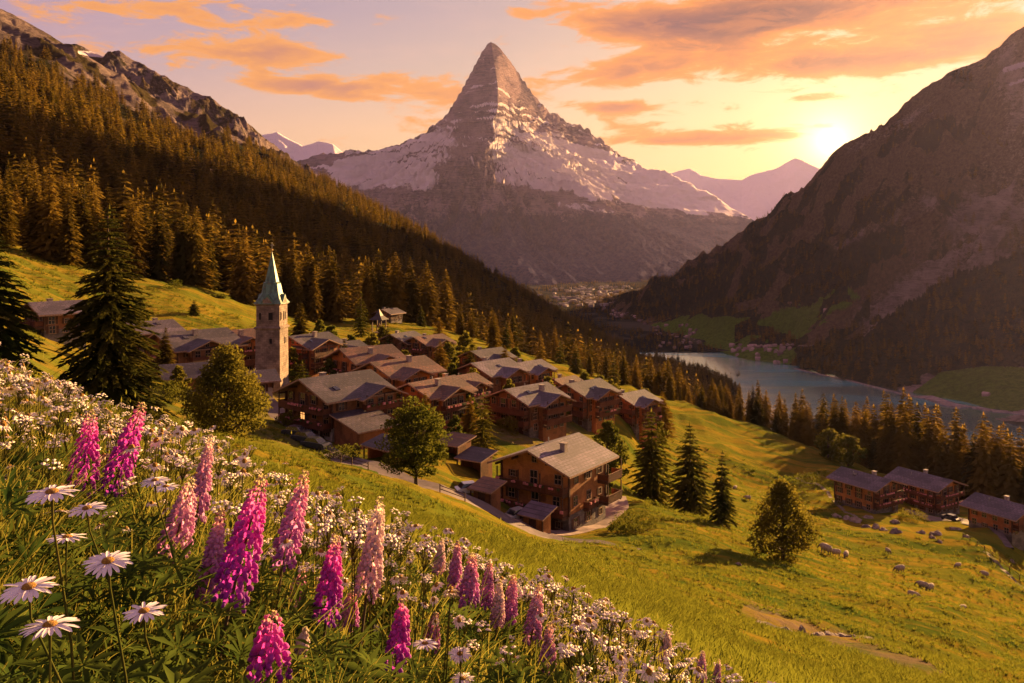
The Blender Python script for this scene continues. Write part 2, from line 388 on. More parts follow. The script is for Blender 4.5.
Zl = Z + am * (14 * fbm(X / 220, Y / 220, 4, 31) + 26 * rocky * (ridged(X / 160, Y / 200, 6, 41) - .7)) - 6 * am
PYg = HOR - Zl / Y * F
treeline = 3.22 - .25 * np.clip((PXg - 0) / 200, -1, 0) + .12 * fbm(PXg / 40, V * 3, 3, 5)
wood = 1 - sstep(V, treeline - .12 + sstep(PXg, 200, 330) * 1.6, treeline + .12 + sstep(PXg, 200, 330) * 1.6)
gap = np.exp(-(seg(PXg, PYg, 60, 88, 210, 175) / 6) ** 2) + .8 * np.exp(-(seg(PXg, PYg, 330, 275, 420, 315) / 4) ** 2)
wood = spread(wood - gap)
upper = sstep(fbm(X / 90, Y / 90, 4, 77), .05, .35) * (1 - wood) * .9
me = npmesh('left_mountain', np.stack([X.ravel(), Y.ravel(), Zl.ravel()], 1), grid_faces(*X.shape),
            mountain_mat('left_mountain_rock', (.20, .15, .14), (.07, .055, .055), (.020, .022, .010), (.035, .030, .010), (.07, .055, .025), .012, 1.0, 6), True)
attr(me, 'forest', wood); attr(me, 'grass', np.maximum(gap * .9, upper)); attr(me, 'snow', np.exp(-(seg(PXg, PYg, 80, 52, 98, 56) / 2.5) ** 2))
tag(link('forested_mountain', me), kind='structure')
LEFT = (X, Y, Zl, wood, PXg, PYg, V)

# ---- second rocky summit behind the left crest
L2 = [
 [(20, 120, 2100), (150, 170, 2100), (250, 190, 2100), (340, 230, 2100)],
 [(20, 46, 2500), (62, 43, 2500), (75, 45, 2500), (90, 53, 2520), (103, 58, 2530), (108, 53, 2540), (120, 53, 2540), (140, 62, 2560), (160, 76, 2560), (185, 88, 2560), (215, 102, 2560), (240, 120, 2560), (262, 137, 2560), (290, 160, 2560), (340, 196, 2560)],
 [(20, 110, 3000), (340, 230, 3000)]]
X, Y, Z, V = pchip_rows(L2, 420, 200, 20, 340)
cr = 1 - .8 * np.exp(-((V - 1) / .12) ** 2)
Z = Z + cr * (40 * (ridged(X / 130, Y / 160, 6, 51) - .8) + 10)
px_ = X / Y * F + 512
me = npmesh('rocky_shoulder', np.stack([X.ravel(), Y.ravel(), Z.ravel()], 1), grid_faces(*X.shape),
            mountain_mat('shoulder_rock', (.24, .18, .17), (.085, .07, .075), (.02, .022, .012), (.035, .03, .012), (.085, .06, .028), .012, 1.0, 8), True)
attr(me, 'forest', .55 * sstep(fbm(X / 80, Y / 60, 4, 8), .1, .4)); attr(me, 'grass', .7 * sstep(fbm(X / 70, Y / 200, 4, 18), -.1, .3))
attr(me, 'snow', np.exp(-(seg(px_, HOR - Z / Y * F, 78, 53, 102, 55) / 3) ** 2))
tag(link('rocky_shoulder_mountain', me), kind='structure')

# ---- right mountain
Rm = [
 [(540, 300, 4300), (600, 306, 3650), (640, 326, 2750), (690, 345, 2280), (730, 357, 2020), (800, 371, 1790), (900, 397, 1480), (1024, 428, 1235), (1250, 460, 1060)],
 [(540, 299, 4400), (600, 302, 3750), (640, 312, 3000), (690, 318, 2600), (730, 322, 2350), (800, 325, 2100), (900, 338, 1800), (1024, 352, 1560), (1250, 380, 1400)],
 [(540, 299, 4600), (600, 300, 3900), (640, 300, 3350), (690, 288, 3000), (730, 276, 2850), (800, 250, 2650), (900, 220, 2300), (1024, 200, 2050), (1250, 300, 1800)],
 [(540, 299, 4800), (600, 300, 4300), (640, 296, 4200), (680, 281, 4100), (710, 264, 4050), (740, 244, 3950), (780, 214, 3800), (796, 198, 3700), (806, 186, 3600), (816, 174, 3500), (830, 158, 3400), (845, 141, 3300), (866, 130, 3220), (885, 124, 3150), (905, 103, 3080), (930, 86, 3000), (950, 73, 2930), (975, 64, 2880), (985, 58, 2860), (1000, 44, 2820), (1012, 33, 2800), (1024, 26, 2780), (1060, 20, 2750), (1250, 300, 2600)],  # unseen crest past the right frame edge is dropped to let sunlight through
 [(540, 305, 5600), (740, 290, 5200), (850, 230, 4600), (1024, 150, 4000), (1250, 330, 3600)]]
X, Y, Z, V = pchip_rows(Rm, 860, 560, 540, 1250)
PXg = X / Y * F + 512
low = sstep(V, .5, 1.4)
cr = 1 - .72 * np.exp(-((V - 3) / .12) ** 2)
zz = cr * (.15 + .85 * low) * ((1 - .3 * np.exp(-((V - 3) / .5) ** 2)) * 95 * (ridged((X + Y * .45) / 330, (Y - X * .2) / 520, 7, 61, .52) - .9) + 55 * fbm(X / 500, Y / 500, 4, 71)) * sstep(PXg, 560, 720)
Zr = Z + zz
PYg = HOR - Zr / Y * F
nzz = fbm(X / 120, Y / 120, 5, 91); nz2 = fbm(X / 45, Y / 45, 4, 95)
dense = poly_in(PXg + nz2 * 6, PYg + nz2 * 4, [(1300, 180), (1024, 248), (960, 272), (900, 306), (850, 338), (800, 348), (770, 362), (780, 380), (900, 395), (925, 372), (960, 378), (1300, 420)])
band2 = poly_in(PXg + nz2 * 8, PYg + nz2 * 6, [(560, 320), (600, 288), (700, 262), (800, 235), (900, 232), (860, 285), (830, 300), (780, 310), (735, 335), (700, 330), (640, 330)])
patch = poly_in(PXg, PYg, [(735, 325), (790, 300), (870, 270), (870, 320), (830, 350), (770, 350), (735, 345)]) & (fbm(X / 110, Y / 110, 3, 15) > -.02)
sparse = (PYg < 260) * sstep(nzz + .35 * sstep(PYg, 120, 240), -.1, .6) * .75
meadow = poly_in(PXg + nz2 * 5, PYg + nz2 * 3, [(640, 326), (700, 315), (760, 318), (850, 288), (860, 296), (828, 316), (800, 345), (790, 372), (690, 350)])
meadow2 = poly_in(PXg, PYg, [(905, 398), (940, 372), (985, 366), (1080, 368), (1080, 400), (1010, 412)])
wood = np.maximum(np.maximum(dense * 1.0, band2 * .95 * sstep(nzz, -.8, -.1)), np.maximum(patch * 1.0, sparse)); wood = np.where(meadow & ~patch, .0, wood); wood = np.where(meadow2, 0, wood)
wood = np.where((PXg < 1300) & (PYg > 345) & (PXg > 690) & (PXg < 780), wood * .2, wood)
me = npmesh('right_mountain', np.stack([X.ravel(), Y.ravel(), Zr.ravel()], 1), grid_faces(*X.shape),
            mountain_mat('right_mountain_rock', (.42, .33, .30), (.14, .11, .10), (.022, .030, .016), (.055, .050, .022), (.16, .26, .04), .012, 1.0, 24), True)
rockb = np.clip(1.1 * np.exp(-(seg(PXg, PYg, 865, 328, 1030, 215) / 24) ** 2) + .9 * np.exp(-(seg(PXg, PYg, 940, 262, 1030, 150) / 22) ** 2) + .8 * np.exp(-(seg(PXg, PYg, 1000, 60, 1030, 110) / 22) ** 2) + .7 * np.exp(-(seg(PXg, PYg, 840, 245, 930, 200) / 9) ** 2) + .5 * np.exp(-(seg(PXg, PYg, 850, 150, 930, 110) / 7) ** 2), 0, 1) * (.65 + .7 * fbm(X / 90, Y / 90, 4, 333))
attr(me, 'dry', 1.0 - (meadow | meadow2))
attr(me, 'forest', wood * (1 - .85 * np.clip(rockb, 0, 1) * (~dense))); attr(me, 'grass', np.maximum(np.maximum((meadow | meadow2) * 1.0, np.clip(.95 - 1.1 * rockb, 0, 1) * (PYg < 345)), .70 * sstep(fbm(X / 200, Y / 150, 5, 25), -.15, .3) * (PYg < 250)))
attr(me, 'snow', np.exp(-(seg(PXg, PYg, 1005, 70, 1024, 64) / 3) ** 2) + .8 * np.exp(-(seg(PXg, PYg, 1010, 84, 1024, 80) / 2) ** 2))
tag(link('steep_rocky_mountain', me), kind='structure')
RIGHT = (X, Y, Zr, wood, PXg, PYg, V)

# ---- the great pyramid peak: five spurs lofted ring by ring round the summit
def ringpts(rows, per, nrad, sag):
    rows = np.array([[tuple(P(*q)) for q in r] for r in rows]); nR, nS = rows.shape[:2]
    t = np.linspace(0, nR - 1.0001, nrad); i = t.astype(int); f = (t - i)[:, None, None]
    pts = rows[i] * (1 - f) + rows[i + 1] * f                  # (nrad, nS, 3)
    outp = []
    for s in range(nS):
        a = pts[:, s]; b = pts[:, (s + 1) % nS]
        for k in range(per):
            q = k / per; p = a * (1 - q) + b * q
            ln = np.linalg.norm(a - b, axis=1)
            p = p.copy(); p[:, 2] -= sag * ln * np.sin(np.pi * q) * np.minimum(1, t / 4)
            outp.append(p)
    return np.array(outp).transpose(1, 0, 2), t
S0 = (491, 41, 8000)
rows = [
 # left crest      left-front spur     front ridge        right-front spur    right crest      back
 [S0, S0, S0, S0, S0, S0],
 [(483, 50, 8010), (486, 56, 7960), (494, 61, 7920), (499, 56, 8010), (504, 52, 8110), (493, 46, 8200)],
 [(471, 73, 8020), (482, 84, 7900), (498, 88, 7830), (507, 82, 8100), (519, 75, 8420), (496, 66, 8600)],
 [(458, 95, 8030), (474, 112, 7820), (497, 112, 7740), (516, 109, 8150), (534, 98, 8650), (500, 90, 8900)],
 [(443, 118, 8040), (462, 138, 7720), (491, 140, 7600), (524, 130, 8250), (552, 115, 8980), (505, 110, 9300)],
 [(424, 134, 8030), (440, 158, 7560), (477, 165, 7400), (540, 150, 8200), (586, 131, 9250), (510, 130, 9700)],
 [(396, 148, 8000), (410, 176, 7350), (487, 196, 7100), (570, 176, 8000), (614, 152, 9300), (515, 150, 10000)],
 [(372, 150, 7950), (375, 200, 7100), (482, 226, 6700), (605, 212, 7500), (640, 164, 9300), (520, 175, 10300)],
 [(352, 153, 7850), (365, 235, 6700), (512, 258, 6100), (635, 248, 6900), (668, 174, 9200), (525, 200, 10500)],
 [(300, 160, 7700), (400, 275, 6000), (560, 290, 5300), (650, 283, 6000), (720, 200, 9000), (530, 225, 10700)],
 [(200, 200, 7500), (420, 310, 5400), (570, 306, 4700), (660, 306, 5300), (800, 250, 8600), (535, 260, 10900)]]
G, tt = ringpts(rows, 150, 430, .045)
nr, nc = G.shape[:2]; X, Y, Z = G[..., 0], G[..., 1], G[..., 2]
tg = np.repeat(tt[:, None], nc, 1)
rough = sstep(tg, .1, 2.0) * (.35 + .65 * sstep(tg, 3, 7))
cx, cy = S0[0], S0[1]; sx, sy = tuple(P(*S0))[:2]
th = np.arctan2(Y - sy, X - sx); rr = np.hypot(X - sx, Y - sy)
crest = np.exp(-((th - np.pi) % (2 * np.pi) / .08) ** 2)
flut = ridged(th * 9, rr / 1600, 5, 101) - .8                       # ribs and gullies running down the faces
silh = 1 - .6 * np.maximum(np.exp(-(np.abs(np.abs(th) - np.pi) / .15) ** 2), np.exp(-(np.abs(th + .05) / .1) ** 2))
dz = rough * silh * (62 * flut * np.clip(rr / 420, .25, 1.7) * (1 - .75 * sstep(rr, 900, 1900)) + 50 * (1 - .6 * sstep(tg, 4, 7)) * (ridged(X / 420, Y / 420, 6, 111) - .85) * sstep(rr, 500, 2500) + 34 * (1 - .6 * sstep(tg, 4, 7)) * (ridged(X / 120, Z / 55, 5, 121) - .8))
band = np.sin(Z / 10.5 + 3.0 * fbm(X / 400, Y / 400, 3, 131) + X / 400)         # ledges of the horizontal strata
dz += 8 * band * sstep(Z, 300, 700)
dz = dz * (1 - .8 * sstep(X / Y * F + 512, 680, 725)); Zm = Z + dz
wob = sstep(tg, 1.8, 4.5) * (1 - sstep(np.abs(silh), 2, 3)); X = X + wob * (34 * fbm(Z / 150, Y / 600, 4, 161)) * silh; Y = Y + wob * 60 * fbm(Z / 120, X / 300, 4, 163)
gzz = np.gradient(Zm, axis=0)
PXg = X / Y * F + 512; PYg = HOR - Zm / Y * F
ns = fbm(X / 260, Z / 120, 5, 141); nb = fbm(X / 700 + .4, Z / 130 + Y / 3000, 5, 145)
snow = .80 * sstep(nb, -.45, .3) * sstep(np.sin(Z / 10.5 + 3.0 * fbm(X / 400, Y / 400, 3, 131) + X / 400) + .9 * ns, .30, 1.1)        # thin ledge snow
left_field = np.exp(-(seg(PXg, PYg, 345, 176, 440, 146) / 18) ** 2) + np.exp(-(seg(PXg, PYg, 352, 170, 425, 178) / 13) ** 2)
right_field = 0
for a in [(500, 126, 560, 140, 10), (502, 150, 600, 168, 14), (510, 168, 660, 192, 14), (560, 146, 650, 176, 9), (590, 190, 700, 205, 11), (500, 178, 560, 188, 5), (640, 178, 740, 200, 12), (560, 205, 620, 214, 4), (700, 196, 830, 215, 14), (690, 205, 800, 225, 8)]:
    right_field = right_field + np.exp(-(seg(PXg, PYg, *a[:4]) / a[4]) ** 2)
field = np.clip(left_field * 1.15 + right_field, 0, 1.25) * (th < .9)
snow = np.maximum(snow * sstep(Z, 350, 800) * (tg > 1.0), field * (.92 + .38 * nb + .16 * ns + .16 * band))
snow = snow * (1 - .6 * sstep(flut, .35, .9) * (rr < 1500)) * sstep(Zm, 180, 420)
me = npmesh('peak', np.stack([X.ravel(), Y.ravel(), Zm.ravel()], 1), None or np.concatenate([grid_faces(nr, nc), np.stack([np.arange(nr - 1) * nc + nc - 1, np.arange(nr - 1) * nc, (np.arange(nr - 1) + 1) * nc, (np.arange(nr - 1) + 1) * nc + nc - 1], 1)]),
            mountain_mat('peak_rock', (.38, .28, .29), (.065, .058, .085), (.03, .035, .085), (.075, .065, .11), (.06, .06, .085), .003, 1.0, 30, (.90, .80, .82), 13), True)  # forest and grass tones here carry blue-violet haze painted onto the lower slopes
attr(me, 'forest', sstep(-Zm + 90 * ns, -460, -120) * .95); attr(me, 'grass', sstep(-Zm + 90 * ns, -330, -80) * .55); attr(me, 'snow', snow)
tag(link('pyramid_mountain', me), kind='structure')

# ---- far snowy ranges
def far_range(name, ridge, foot_py, Y0, seed, snow_line, mat):
    a, b = ridge[0][0], ridge[-1][0]
    rows = [[(a, foot_py, Y0 - 2600), (b, foot_py, Y0 - 2600)], [(p, (py * .45 + foot_py * .55), Y0 - 1300) for p, py in ridge], [(p, py, Y0) for p, py in ridge], [(a, foot_py, Y0 + 2500), (b, foot_py, Y0 + 2500)]]
    X, Y, Z, V = pchip_rows(rows, 420, 160, a, b)
    cr = 1 - .75 * np.exp(-((V - 2) / .1) ** 2)
    Z = Z + cr * 70 * (ridged(X / 700, Y / 900, 6, seed) - .9)
    me = npmesh(name, np.stack([X.ravel(), Y.ravel(), Z.ravel()], 1), grid_faces(*X.shape), mat, True)
    s = sstep(Z + 260 * fbm(X / 420, Y / 420, 5, seed + 3), snow_line, snow_line + 160)
    attr(me, 'snow', s); attr(me, 'forest', sstep(-Z, -150, 100)); attr(me, 'grass', Z * 0)
    tag(link(name, me), kind='structure')
MF = mountain_mat('far_rock', (.22, .17, .18), (.10, .085, .10), (.05, .05, .05), (.06, .06, .05), (.12, .1, .07), .002, .8, 30, (.78, .70, .76))
far_range('snowy_range', [(120, 190), (200, 150), (262, 136), (277, 132), (290, 140), (303, 146), (318, 141), (333, 145), (343, 152), (360, 155), (420, 170), (480, 190)], 300, 11500, 201, 560, MF)
far_range('distant_snow_ridge', [(560, 190), (620, 172), (660, 175), (690, 169), (702, 176), (720, 178), (742, 180), (760, 172), (775, 168), (795, 158), (806, 163), (815, 166), (840, 175), (900, 170), (1000, 190)], 300, 12500, 211, 150, MF)

# ------------------------------------------------------------------ valley floor, lake and far ground
LZ = -262.0
M_VAL = mountain_mat('valley_ground', (.07, .065, .05), (.05, .05, .035), (.010, .015, .012), (.018, .02, .014), (.03, .036, .018), .006, .5, 2)
pxs = np.linspace(380, 900, 220); ys = np.exp(np.linspace(math.log(2080), math.log(6500), 160))
PXv, YYv = np.meshgrid(pxs, ys); X = (PXv - 512) / F * YYv
Zv = LZ + 2.5 + 3 * fbm(X / 200, YYv / 200, 3, 301) + 6 * sstep(YYv, 2080, 2300)
me = npmesh('valley_floor', np.stack([X.ravel(), YYv.ravel(), Zv.ravel()], 1), grid_faces(*X.shape), M_VAL, True)
vw = sstep(fbm(X / 160, YYv / 260, 4, 305), -.2, .1)
attr(me, 'forest', vw); attr(me, 'grass', .6 * sstep(fbm(X / 300, YYv / 300, 3, 307), -.2, .2)); attr(me, 'snow', X * 0)
tag(link('valley_floor', me), kind='structure')
VALLEY = (X, YYv, Zv, vw, PXv, HOR - Zv / YYv * F)
m, t = newmat('lake_water')
co = t.n('ShaderNodeTexCoord').outputs['Object']
mp = t.n('ShaderNodeMapping', {'Vector': co, 'Scale': (.6, 1.6, 1)}).outputs[0]
wind = t.smooth(t.noise(t.n('ShaderNodeMapping', {'Vector': co, 'Scale': (.35, 1.0, 1), 'Rotation': (0, 0, R(-25))}).outputs[0], .0045, 5, .6, .6), .44, .54)
bp = t.n('ShaderNodeBump', {'Strength': .4, 'Distance': .6, 'Height': t.noise(mp, .12, 4, .6)})
dp = t.n('ShaderNodeBsdfDiffuse', {0: (.09, .29, .32, 1)})
gl_ = t.n('ShaderNodeBsdfGlossy', {0: (.78, .88, .92, 1), 1: .18, 'Normal': bp.outputs[0]})
fr = t.m('MULTIPLY_ADD', wind, .40, .45)
out(t, t.n('ShaderNodeMixShader', {0: fr, 1: dp.outputs[0], 2: gl_.outputs[0]}).outputs[0])
lk = MB(); pl = [P(560, 300, 2180), P(660, 300, 2200), P(740, 300, 2100), P(1400, 300, 1500), P(1900, 300, 700), P(400, 300, 700)]
ko = [(p.x, p.y, LZ) for p in pl]; lk.add(ko, [tuple(reversed(range(6)))])
tag(lk.obj('lake_water', m), kind='structure')
gs = MB(); gs.add([(-40000, -9000, -285), (40000, -9000, -285), (40000, 40000, -285), (-40000, 40000, -285)], [(0, 1, 2, 3)])
o = gs.obj('far_ground', plain('far_ground', (.06, .06, .04), (.04, .045, .03), .001)); tag(o, kind='structure')
# ------------------------------------------------------------------ haze
hz = MB(); hz.box(-9000, 9000, -60, 13300, -290, 2000)
m, t = newmat('haze_air')
pv = t.n('ShaderNodeVolumePrincipled', {'Color': (.54, .50, .95, 1), 'Density': 0.95e-5, 'Anisotropy': .55})
t.n('ShaderNodeOutputMaterial', {1: pv.outputs[0]})
tag(hz.obj('haze', m), kind='stuff')
# ------------------------------------------------------------------ trees
M_BARK = plain('bark', (.09, .055, .035), (.04, .026, .02), 2, .9, .6, 8, stretch=(1, 1, .3))
M_BARKFAR = plain('bark_far', (.06, .04, .03), (.035, .025, .02), 1, .9)
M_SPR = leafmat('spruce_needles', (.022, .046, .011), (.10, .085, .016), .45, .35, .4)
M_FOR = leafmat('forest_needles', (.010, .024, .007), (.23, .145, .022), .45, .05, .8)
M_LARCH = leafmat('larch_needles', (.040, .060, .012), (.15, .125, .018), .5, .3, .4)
M_LEAF = leafmat('broad_leaves', (.028, .052, .010), (.11, .105, .015), .45, .5, .4)
def conifer_mesh(name, seed, h, rmax, nw, nb, ns, mat, size, droop=.35, lift=.12, power=.85, base=.08, ragged=.3, fan=1):
    """whorls of drooping boughs, each set with sprays of needles"""
    g = np.random.default_rng(seed); V = []; Fq = []
    bend = g.normal(0, .01, 2) * h
    for i in range(nw):
        t = (i + g.uniform(-.3, .3)) / nw; t = min(max(t, 0), .985)
        z0 = h * (base + (1 - base) * t); prof = (1 - t) ** power * (1 - .35 * math.exp(-t / .08))
        n = max(3, int(round(nb * (.55 + .45 * (1 - t)))))
        a0 = g.uniform(0, 6.28)
        for b in range(n):
            a = a0 + b * 2 * math.pi / n + g.uniform(-.25, .25)
            L = rmax * prof * g.uniform(1 - ragged, 1 + ragged * .45) + .05 * size
            dx, dy = math.cos(a), math.sin(a); k = max(2, int(ns * (L / rmax) + 1.5))
            dr = droop * g.uniform(.7, 1.3) * (1.15 - t)
            for s in range(k):
                q = (s + .55) / k; r = L * q
                zz = z0 + lift * r - dr * r * q + .22 * dr * L * q ** 4
                c = np.array([dx * r + bend[0] * t, dy * r + bend[1] * t, zz])
                for e in range(fan):
                    tp_ = .35 + .65 * min(1, (1 - t) * 2.2); w = tp_ * size * (.55 + .6 * (1 - q)) * g.uniform(.75, 1.25); ln = tp_ * size * g.uniform(.9, 1.4)
                    fa = a + g.uniform(-.8, .8) * (1 if fan > 1 or s < k - 1 else .2); fx, fy = math.cos(fa), math.sin(fa)
                    dn = g.uniform(-.75, -.05); roll = g.uniform(-.5, .5)
                    fw = np.array([fx, fy, dn]); sd_ = np.array([-fy, fx, roll])
                    b0 = len(V)
                    V += [c - fw * ln * .35, c + sd_ * w * .5 + fw * ln * .1, c + fw * ln * .8, c - sd_ * w * .5 + fw * ln * .1]
                    Fq.append((b0, b0 + 1, b0 + 2, b0 + 3))
    b0 = len(V); tp = np.array([bend[0], bend[1], h])
    V += [tp - (0, 0, .06 * h), tp + (size * .18, 0, -.03 * h), tp + (0, 0, .01 * h), tp - (size * .18, 0, .03 * h)]; Fq.append((b0, b0 + 1, b0 + 2, b0 + 3))
    return npmesh(name, np.array(V), np.array(Fq), mat)
def trunk_mesh(name, h, r, lean=(0, 0), mat=None, limbs=None):
    b = MB(); n = 6
    b.tube([(lean[0] * (i / n) ** 2, lean[1] * (i / n) ** 2, -1.0 + (h + 1.0) * i / n) for i in range(n + 1)], [r * (1.25 if i == 0 else 1 - .93 * i / n) for i in range(n + 1)], 7)
    for l in limbs or []: b.tube(l, [.32 * r * (1 - .8 * j / (len(l) - 1)) for j in range(len(l))], 5)
    return b.mesh(name, mat or M_BARK, True)
def broad_mesh(seed, h, rx, rz, zc, nclump, nleaf, size, mat, conical=0.0):
    """leaf clumps on limbs; returns (crown mesh, limb polylines)"""
    g = np.random.default_rng(seed); cl = []; limbs = []
    for i in range(nclump):
        z = 1 - 2 * (i + .5) / nclump; a = i * 2.39996 + g.uniform(-.3, .3); rr = math.sqrt(1 - z * z)
        f = g.uniform(.5, 1.12); shrink = 1 - conical * max(0, z + .35)
        c = np.array([math.cos(a) * rr * rx * f * shrink, math.sin(a) * rr * rx * f * shrink, zc + z * rz * (f if z < 0 else g.uniform(.75, 1.05))])
        cl.append(c)
        if i % 3 == 0: st = max(.15 * h, c[2] - .35 * rx - .4 * abs(z) * rz); limbs.append([(0, 0, st), tuple(c * np.array([.5, .5, 0]) + np.array([0, 0, st + .55 * (c[2] - st)])), tuple(c)])
    V = []
    for c in cl:
        n = int(nleaf * g.uniform(.6, 1.3)); R_ = rx * g.uniform(.17, .34)
        p = g.normal(0, 1, (n, 3)); p /= np.linalg.norm(p, axis=1)[:, None]; p *= (g.uniform(.25, 1, (n, 1)) ** .6) * R_ * np.array([1.15, 1.15, .72]); p += c
        d1 = g.normal(0, 1, (n, 3)); d1 /= np.linalg.norm(d1, axis=1)[:, None]; d2 = np.cross(d1, g.normal(0, 1, (n, 3))); d2 /= np.linalg.norm(d2, axis=1)[:, None]
        s = size * g.uniform(.6, 1.3, (n, 1))
        V.append(np.stack([p - d1 * s, p + d2 * s * .55, p + d1 * s, p - d2 * s * .55], 1))
    V = np.concatenate(V); n = len(V)
    return npmesh('crown', V.reshape(-1, 3), np.arange(n * 4).reshape(n, 4), mat), limbs
def plant_tree(name, label, cat, crown, trunk, loc, s=1.0, rz=0.0, group=None, sz=None):
    t = tag(empty(name, loc, rz), label, cat, group); t.scale = (s, s, sz or s)
    link('crown', crown, t); link('trunk', trunk, t); return t
def tree_h(py_base, py_top, Y): return (py_base - py_top) / F * Y

# single trees one can point to
def hero_conifer(px, py0, py1, Y, wpx, label, seed, mat=M_SPR, dens=1.0, size=.42, droop=.5, power=.85, base=.07, name='spruce_tree', cat='spruce', ragged=.3, fan=2):
    loc = onground(px, Y, .2); top = (HOR - py1) / F * Y; h = top - loc.z; r = wpx / 2 / F * Y
    nw = int(max(14, h / (.52 * size / .42) * dens))
    c = conifer_mesh('crown', seed, h, r, nw, 10, max(4, r / (size * .62)), mat, size, droop=droop, power=power, base=base, ragged=ragged, fan=fan)
    return plant_tree(name, label, cat, c, trunk_mesh('trunk', h * .97, .022 * h), loc)
hero_conifer(108, 430, 205, 84, 128, 'tall dark spruce with drooping boughs rising behind the purple lupines', 1, size=.72, droop=.7, power=.66, dens=1.9, fan=4)
hero_conifer(-8, 400, 226, 78, 118, 'dark spruce cut off by the picture edge above the white flowers', 2, size=.68, droop=.7, power=.68, dens=1.8, fan=4)
hero_conifer(150, 432, 385, 86, 58, 'low bushy spruce at the foot of the tall dark spruce', 3, size=.4)
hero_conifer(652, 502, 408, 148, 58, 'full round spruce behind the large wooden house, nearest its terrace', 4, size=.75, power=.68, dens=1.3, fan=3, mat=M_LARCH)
hero_conifer(690, 515, 421, 140, 54, 'dark spruce in the middle of the three on the slope past the large house', 5, size=.72, power=.72, dens=1.3, fan=3)
hero_conifer(722, 526, 450, 130, 34, 'slim small spruce beside two bigger ones on the slope', 6, size=.55, dens=1.2, fan=3)
hero_conifer(483, 452, 392, 132, 42, 'pointed fir standing among the chalets behind the large house', 7, size=.45, mat=M_LARCH, power=.7)
hero_conifer(455, 425, 380, 165, 24, 'narrow dark fir between two rows of chalets', 8, size=.5)
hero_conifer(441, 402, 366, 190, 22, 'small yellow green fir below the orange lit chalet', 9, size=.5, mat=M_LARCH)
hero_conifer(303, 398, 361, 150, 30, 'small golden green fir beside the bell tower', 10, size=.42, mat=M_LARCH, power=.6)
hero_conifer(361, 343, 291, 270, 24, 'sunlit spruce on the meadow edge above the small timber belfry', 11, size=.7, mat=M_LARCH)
hero_conifer(194, 321, 300, 215, 14, 'tiny round fir alone on the meadow behind the bell tower', 12, size=.5, power=.6)
hero_conifer(421, 335, 306, 320, 12, 'lone thin spruce on the upper meadow behind the village', 13, size=.8)
hero_conifer(576, 395, 345, 300, 18, 'dark spruce at the meadow edge above the right hand chalets', 14, size=.8)
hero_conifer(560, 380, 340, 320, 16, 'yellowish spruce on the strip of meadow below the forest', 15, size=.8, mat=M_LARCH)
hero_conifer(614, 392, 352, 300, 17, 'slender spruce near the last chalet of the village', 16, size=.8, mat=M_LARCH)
hero_conifer(506, 352, 322, 315, 13, 'small spruce on the far meadow above the slate roofs', 17, size=.8)
hero_conifer(388, 350, 322, 235, 16, 'bushy fir between the belfry and the orange lit chalet', 18, size=.6, mat=M_LARCH)
hero_conifer(452, 372, 340, 230, 18, 'dark spruce just right of the orange lit chalet', 19, size=.6)
def hero_broad(px, py1, Y, wpx, label, seed, mat, name='deciduous_tree', cat='tree', nclump=70, nleaf=110, size=.2, conical=.35, low=.14):
    loc = onground(px, Y, .15); top = (HOR - py1) / F * Y; h = top - loc.z; rx = wpx / 2 / F * Y * .86
    zc = h * (low + 1) / 2; rz = h * (1 - low) / 2 * .95
    c, limbs = broad_mesh(seed, h, rx, rz, zc, nclump, nleaf, size, mat, conical)
    return plant_tree(name, label, cat, c, trunk_mesh('trunk', h * .8, .03 * h, (g0.uniform(-.3, .3), 0), None, limbs), loc)
g0 = np.random.default_rng(77)
hero_broad(227, 350, 95, 100, 'wide dark larch with spreading crown on the meadow before the bell tower', 21, M_LARCH, 'larch_tree', 'larch', 120, 120, .19, .5, .16)
hero_broad(416, 402, 97, 76, 'round leafy tree beside the lane left of the large wooden house', 22, M_LEAF, nclump=90, nleaf=150, size=.17, conical=.15, low=.1)
hero_broad(783, 480, 110, 74, 'broad larch alone on the slope above the sheep', 23, M_LARCH, 'larch_tree', 'larch', 110, 110, .2, .55, .04)
hero_broad(608, 419, 140, 46, 'yellow green tree tucked behind the large wooden house roof', 24, M_LEAF, nclump=60, nleaf=100, size=.24, conical=.45, low=.05)
hero_broad(828, 428, 262, 30, 'left of two round light green trees before the dark treeline', 25, M_LARCH, nclump=40, nleaf=80, size=.4, conical=.2, low=.02)
hero_broad(848, 434, 255, 34, 'right of two round light green trees before the dark treeline', 26, M_LARCH, nclump=40, nleaf=80, size=.4, conical=.2, low=.02)
hero_broad(213, 298, 262, 30, 'rounded tree at the forest edge over the left meadow', 27, M_LEAF, nclump=36, nleaf=70, size=.45, conical=.3, low=.02)

# forest variants shared by many copies
MIDC = [conifer_mesh('crown', 100 + i, 1.0, r, 34, 9, 6, M_FOR, .060, droop=.45, power=p, base=.04, fan=1) for i, (r, p) in enumerate([(.19, .8), (.22, .72), (.17, .85), (.21, .7), (.25, .78)])]
MIDT = [trunk_mesh('trunk', .96, .016, mat=M_BARKFAR)]
for mm in MIDT:
    for v in mm.vertices:
        if v.co.z < 0: v.co.z = -.05
g = np.random.default_rng(5)
n_ind = [0]
def copy_conifer(loc, h, label, group, wide=1.0):
    k = int(g.integers(len(MIDC))); t = tag(empty('conifer_tree', loc, g.uniform(0, 6.28)), label, 'conifer', group)
    s = h * wide; t.scale = (s, s, h); link('crown', MIDC[k], t); link('trunk', MIDT[0], t); n_ind[0] += 1
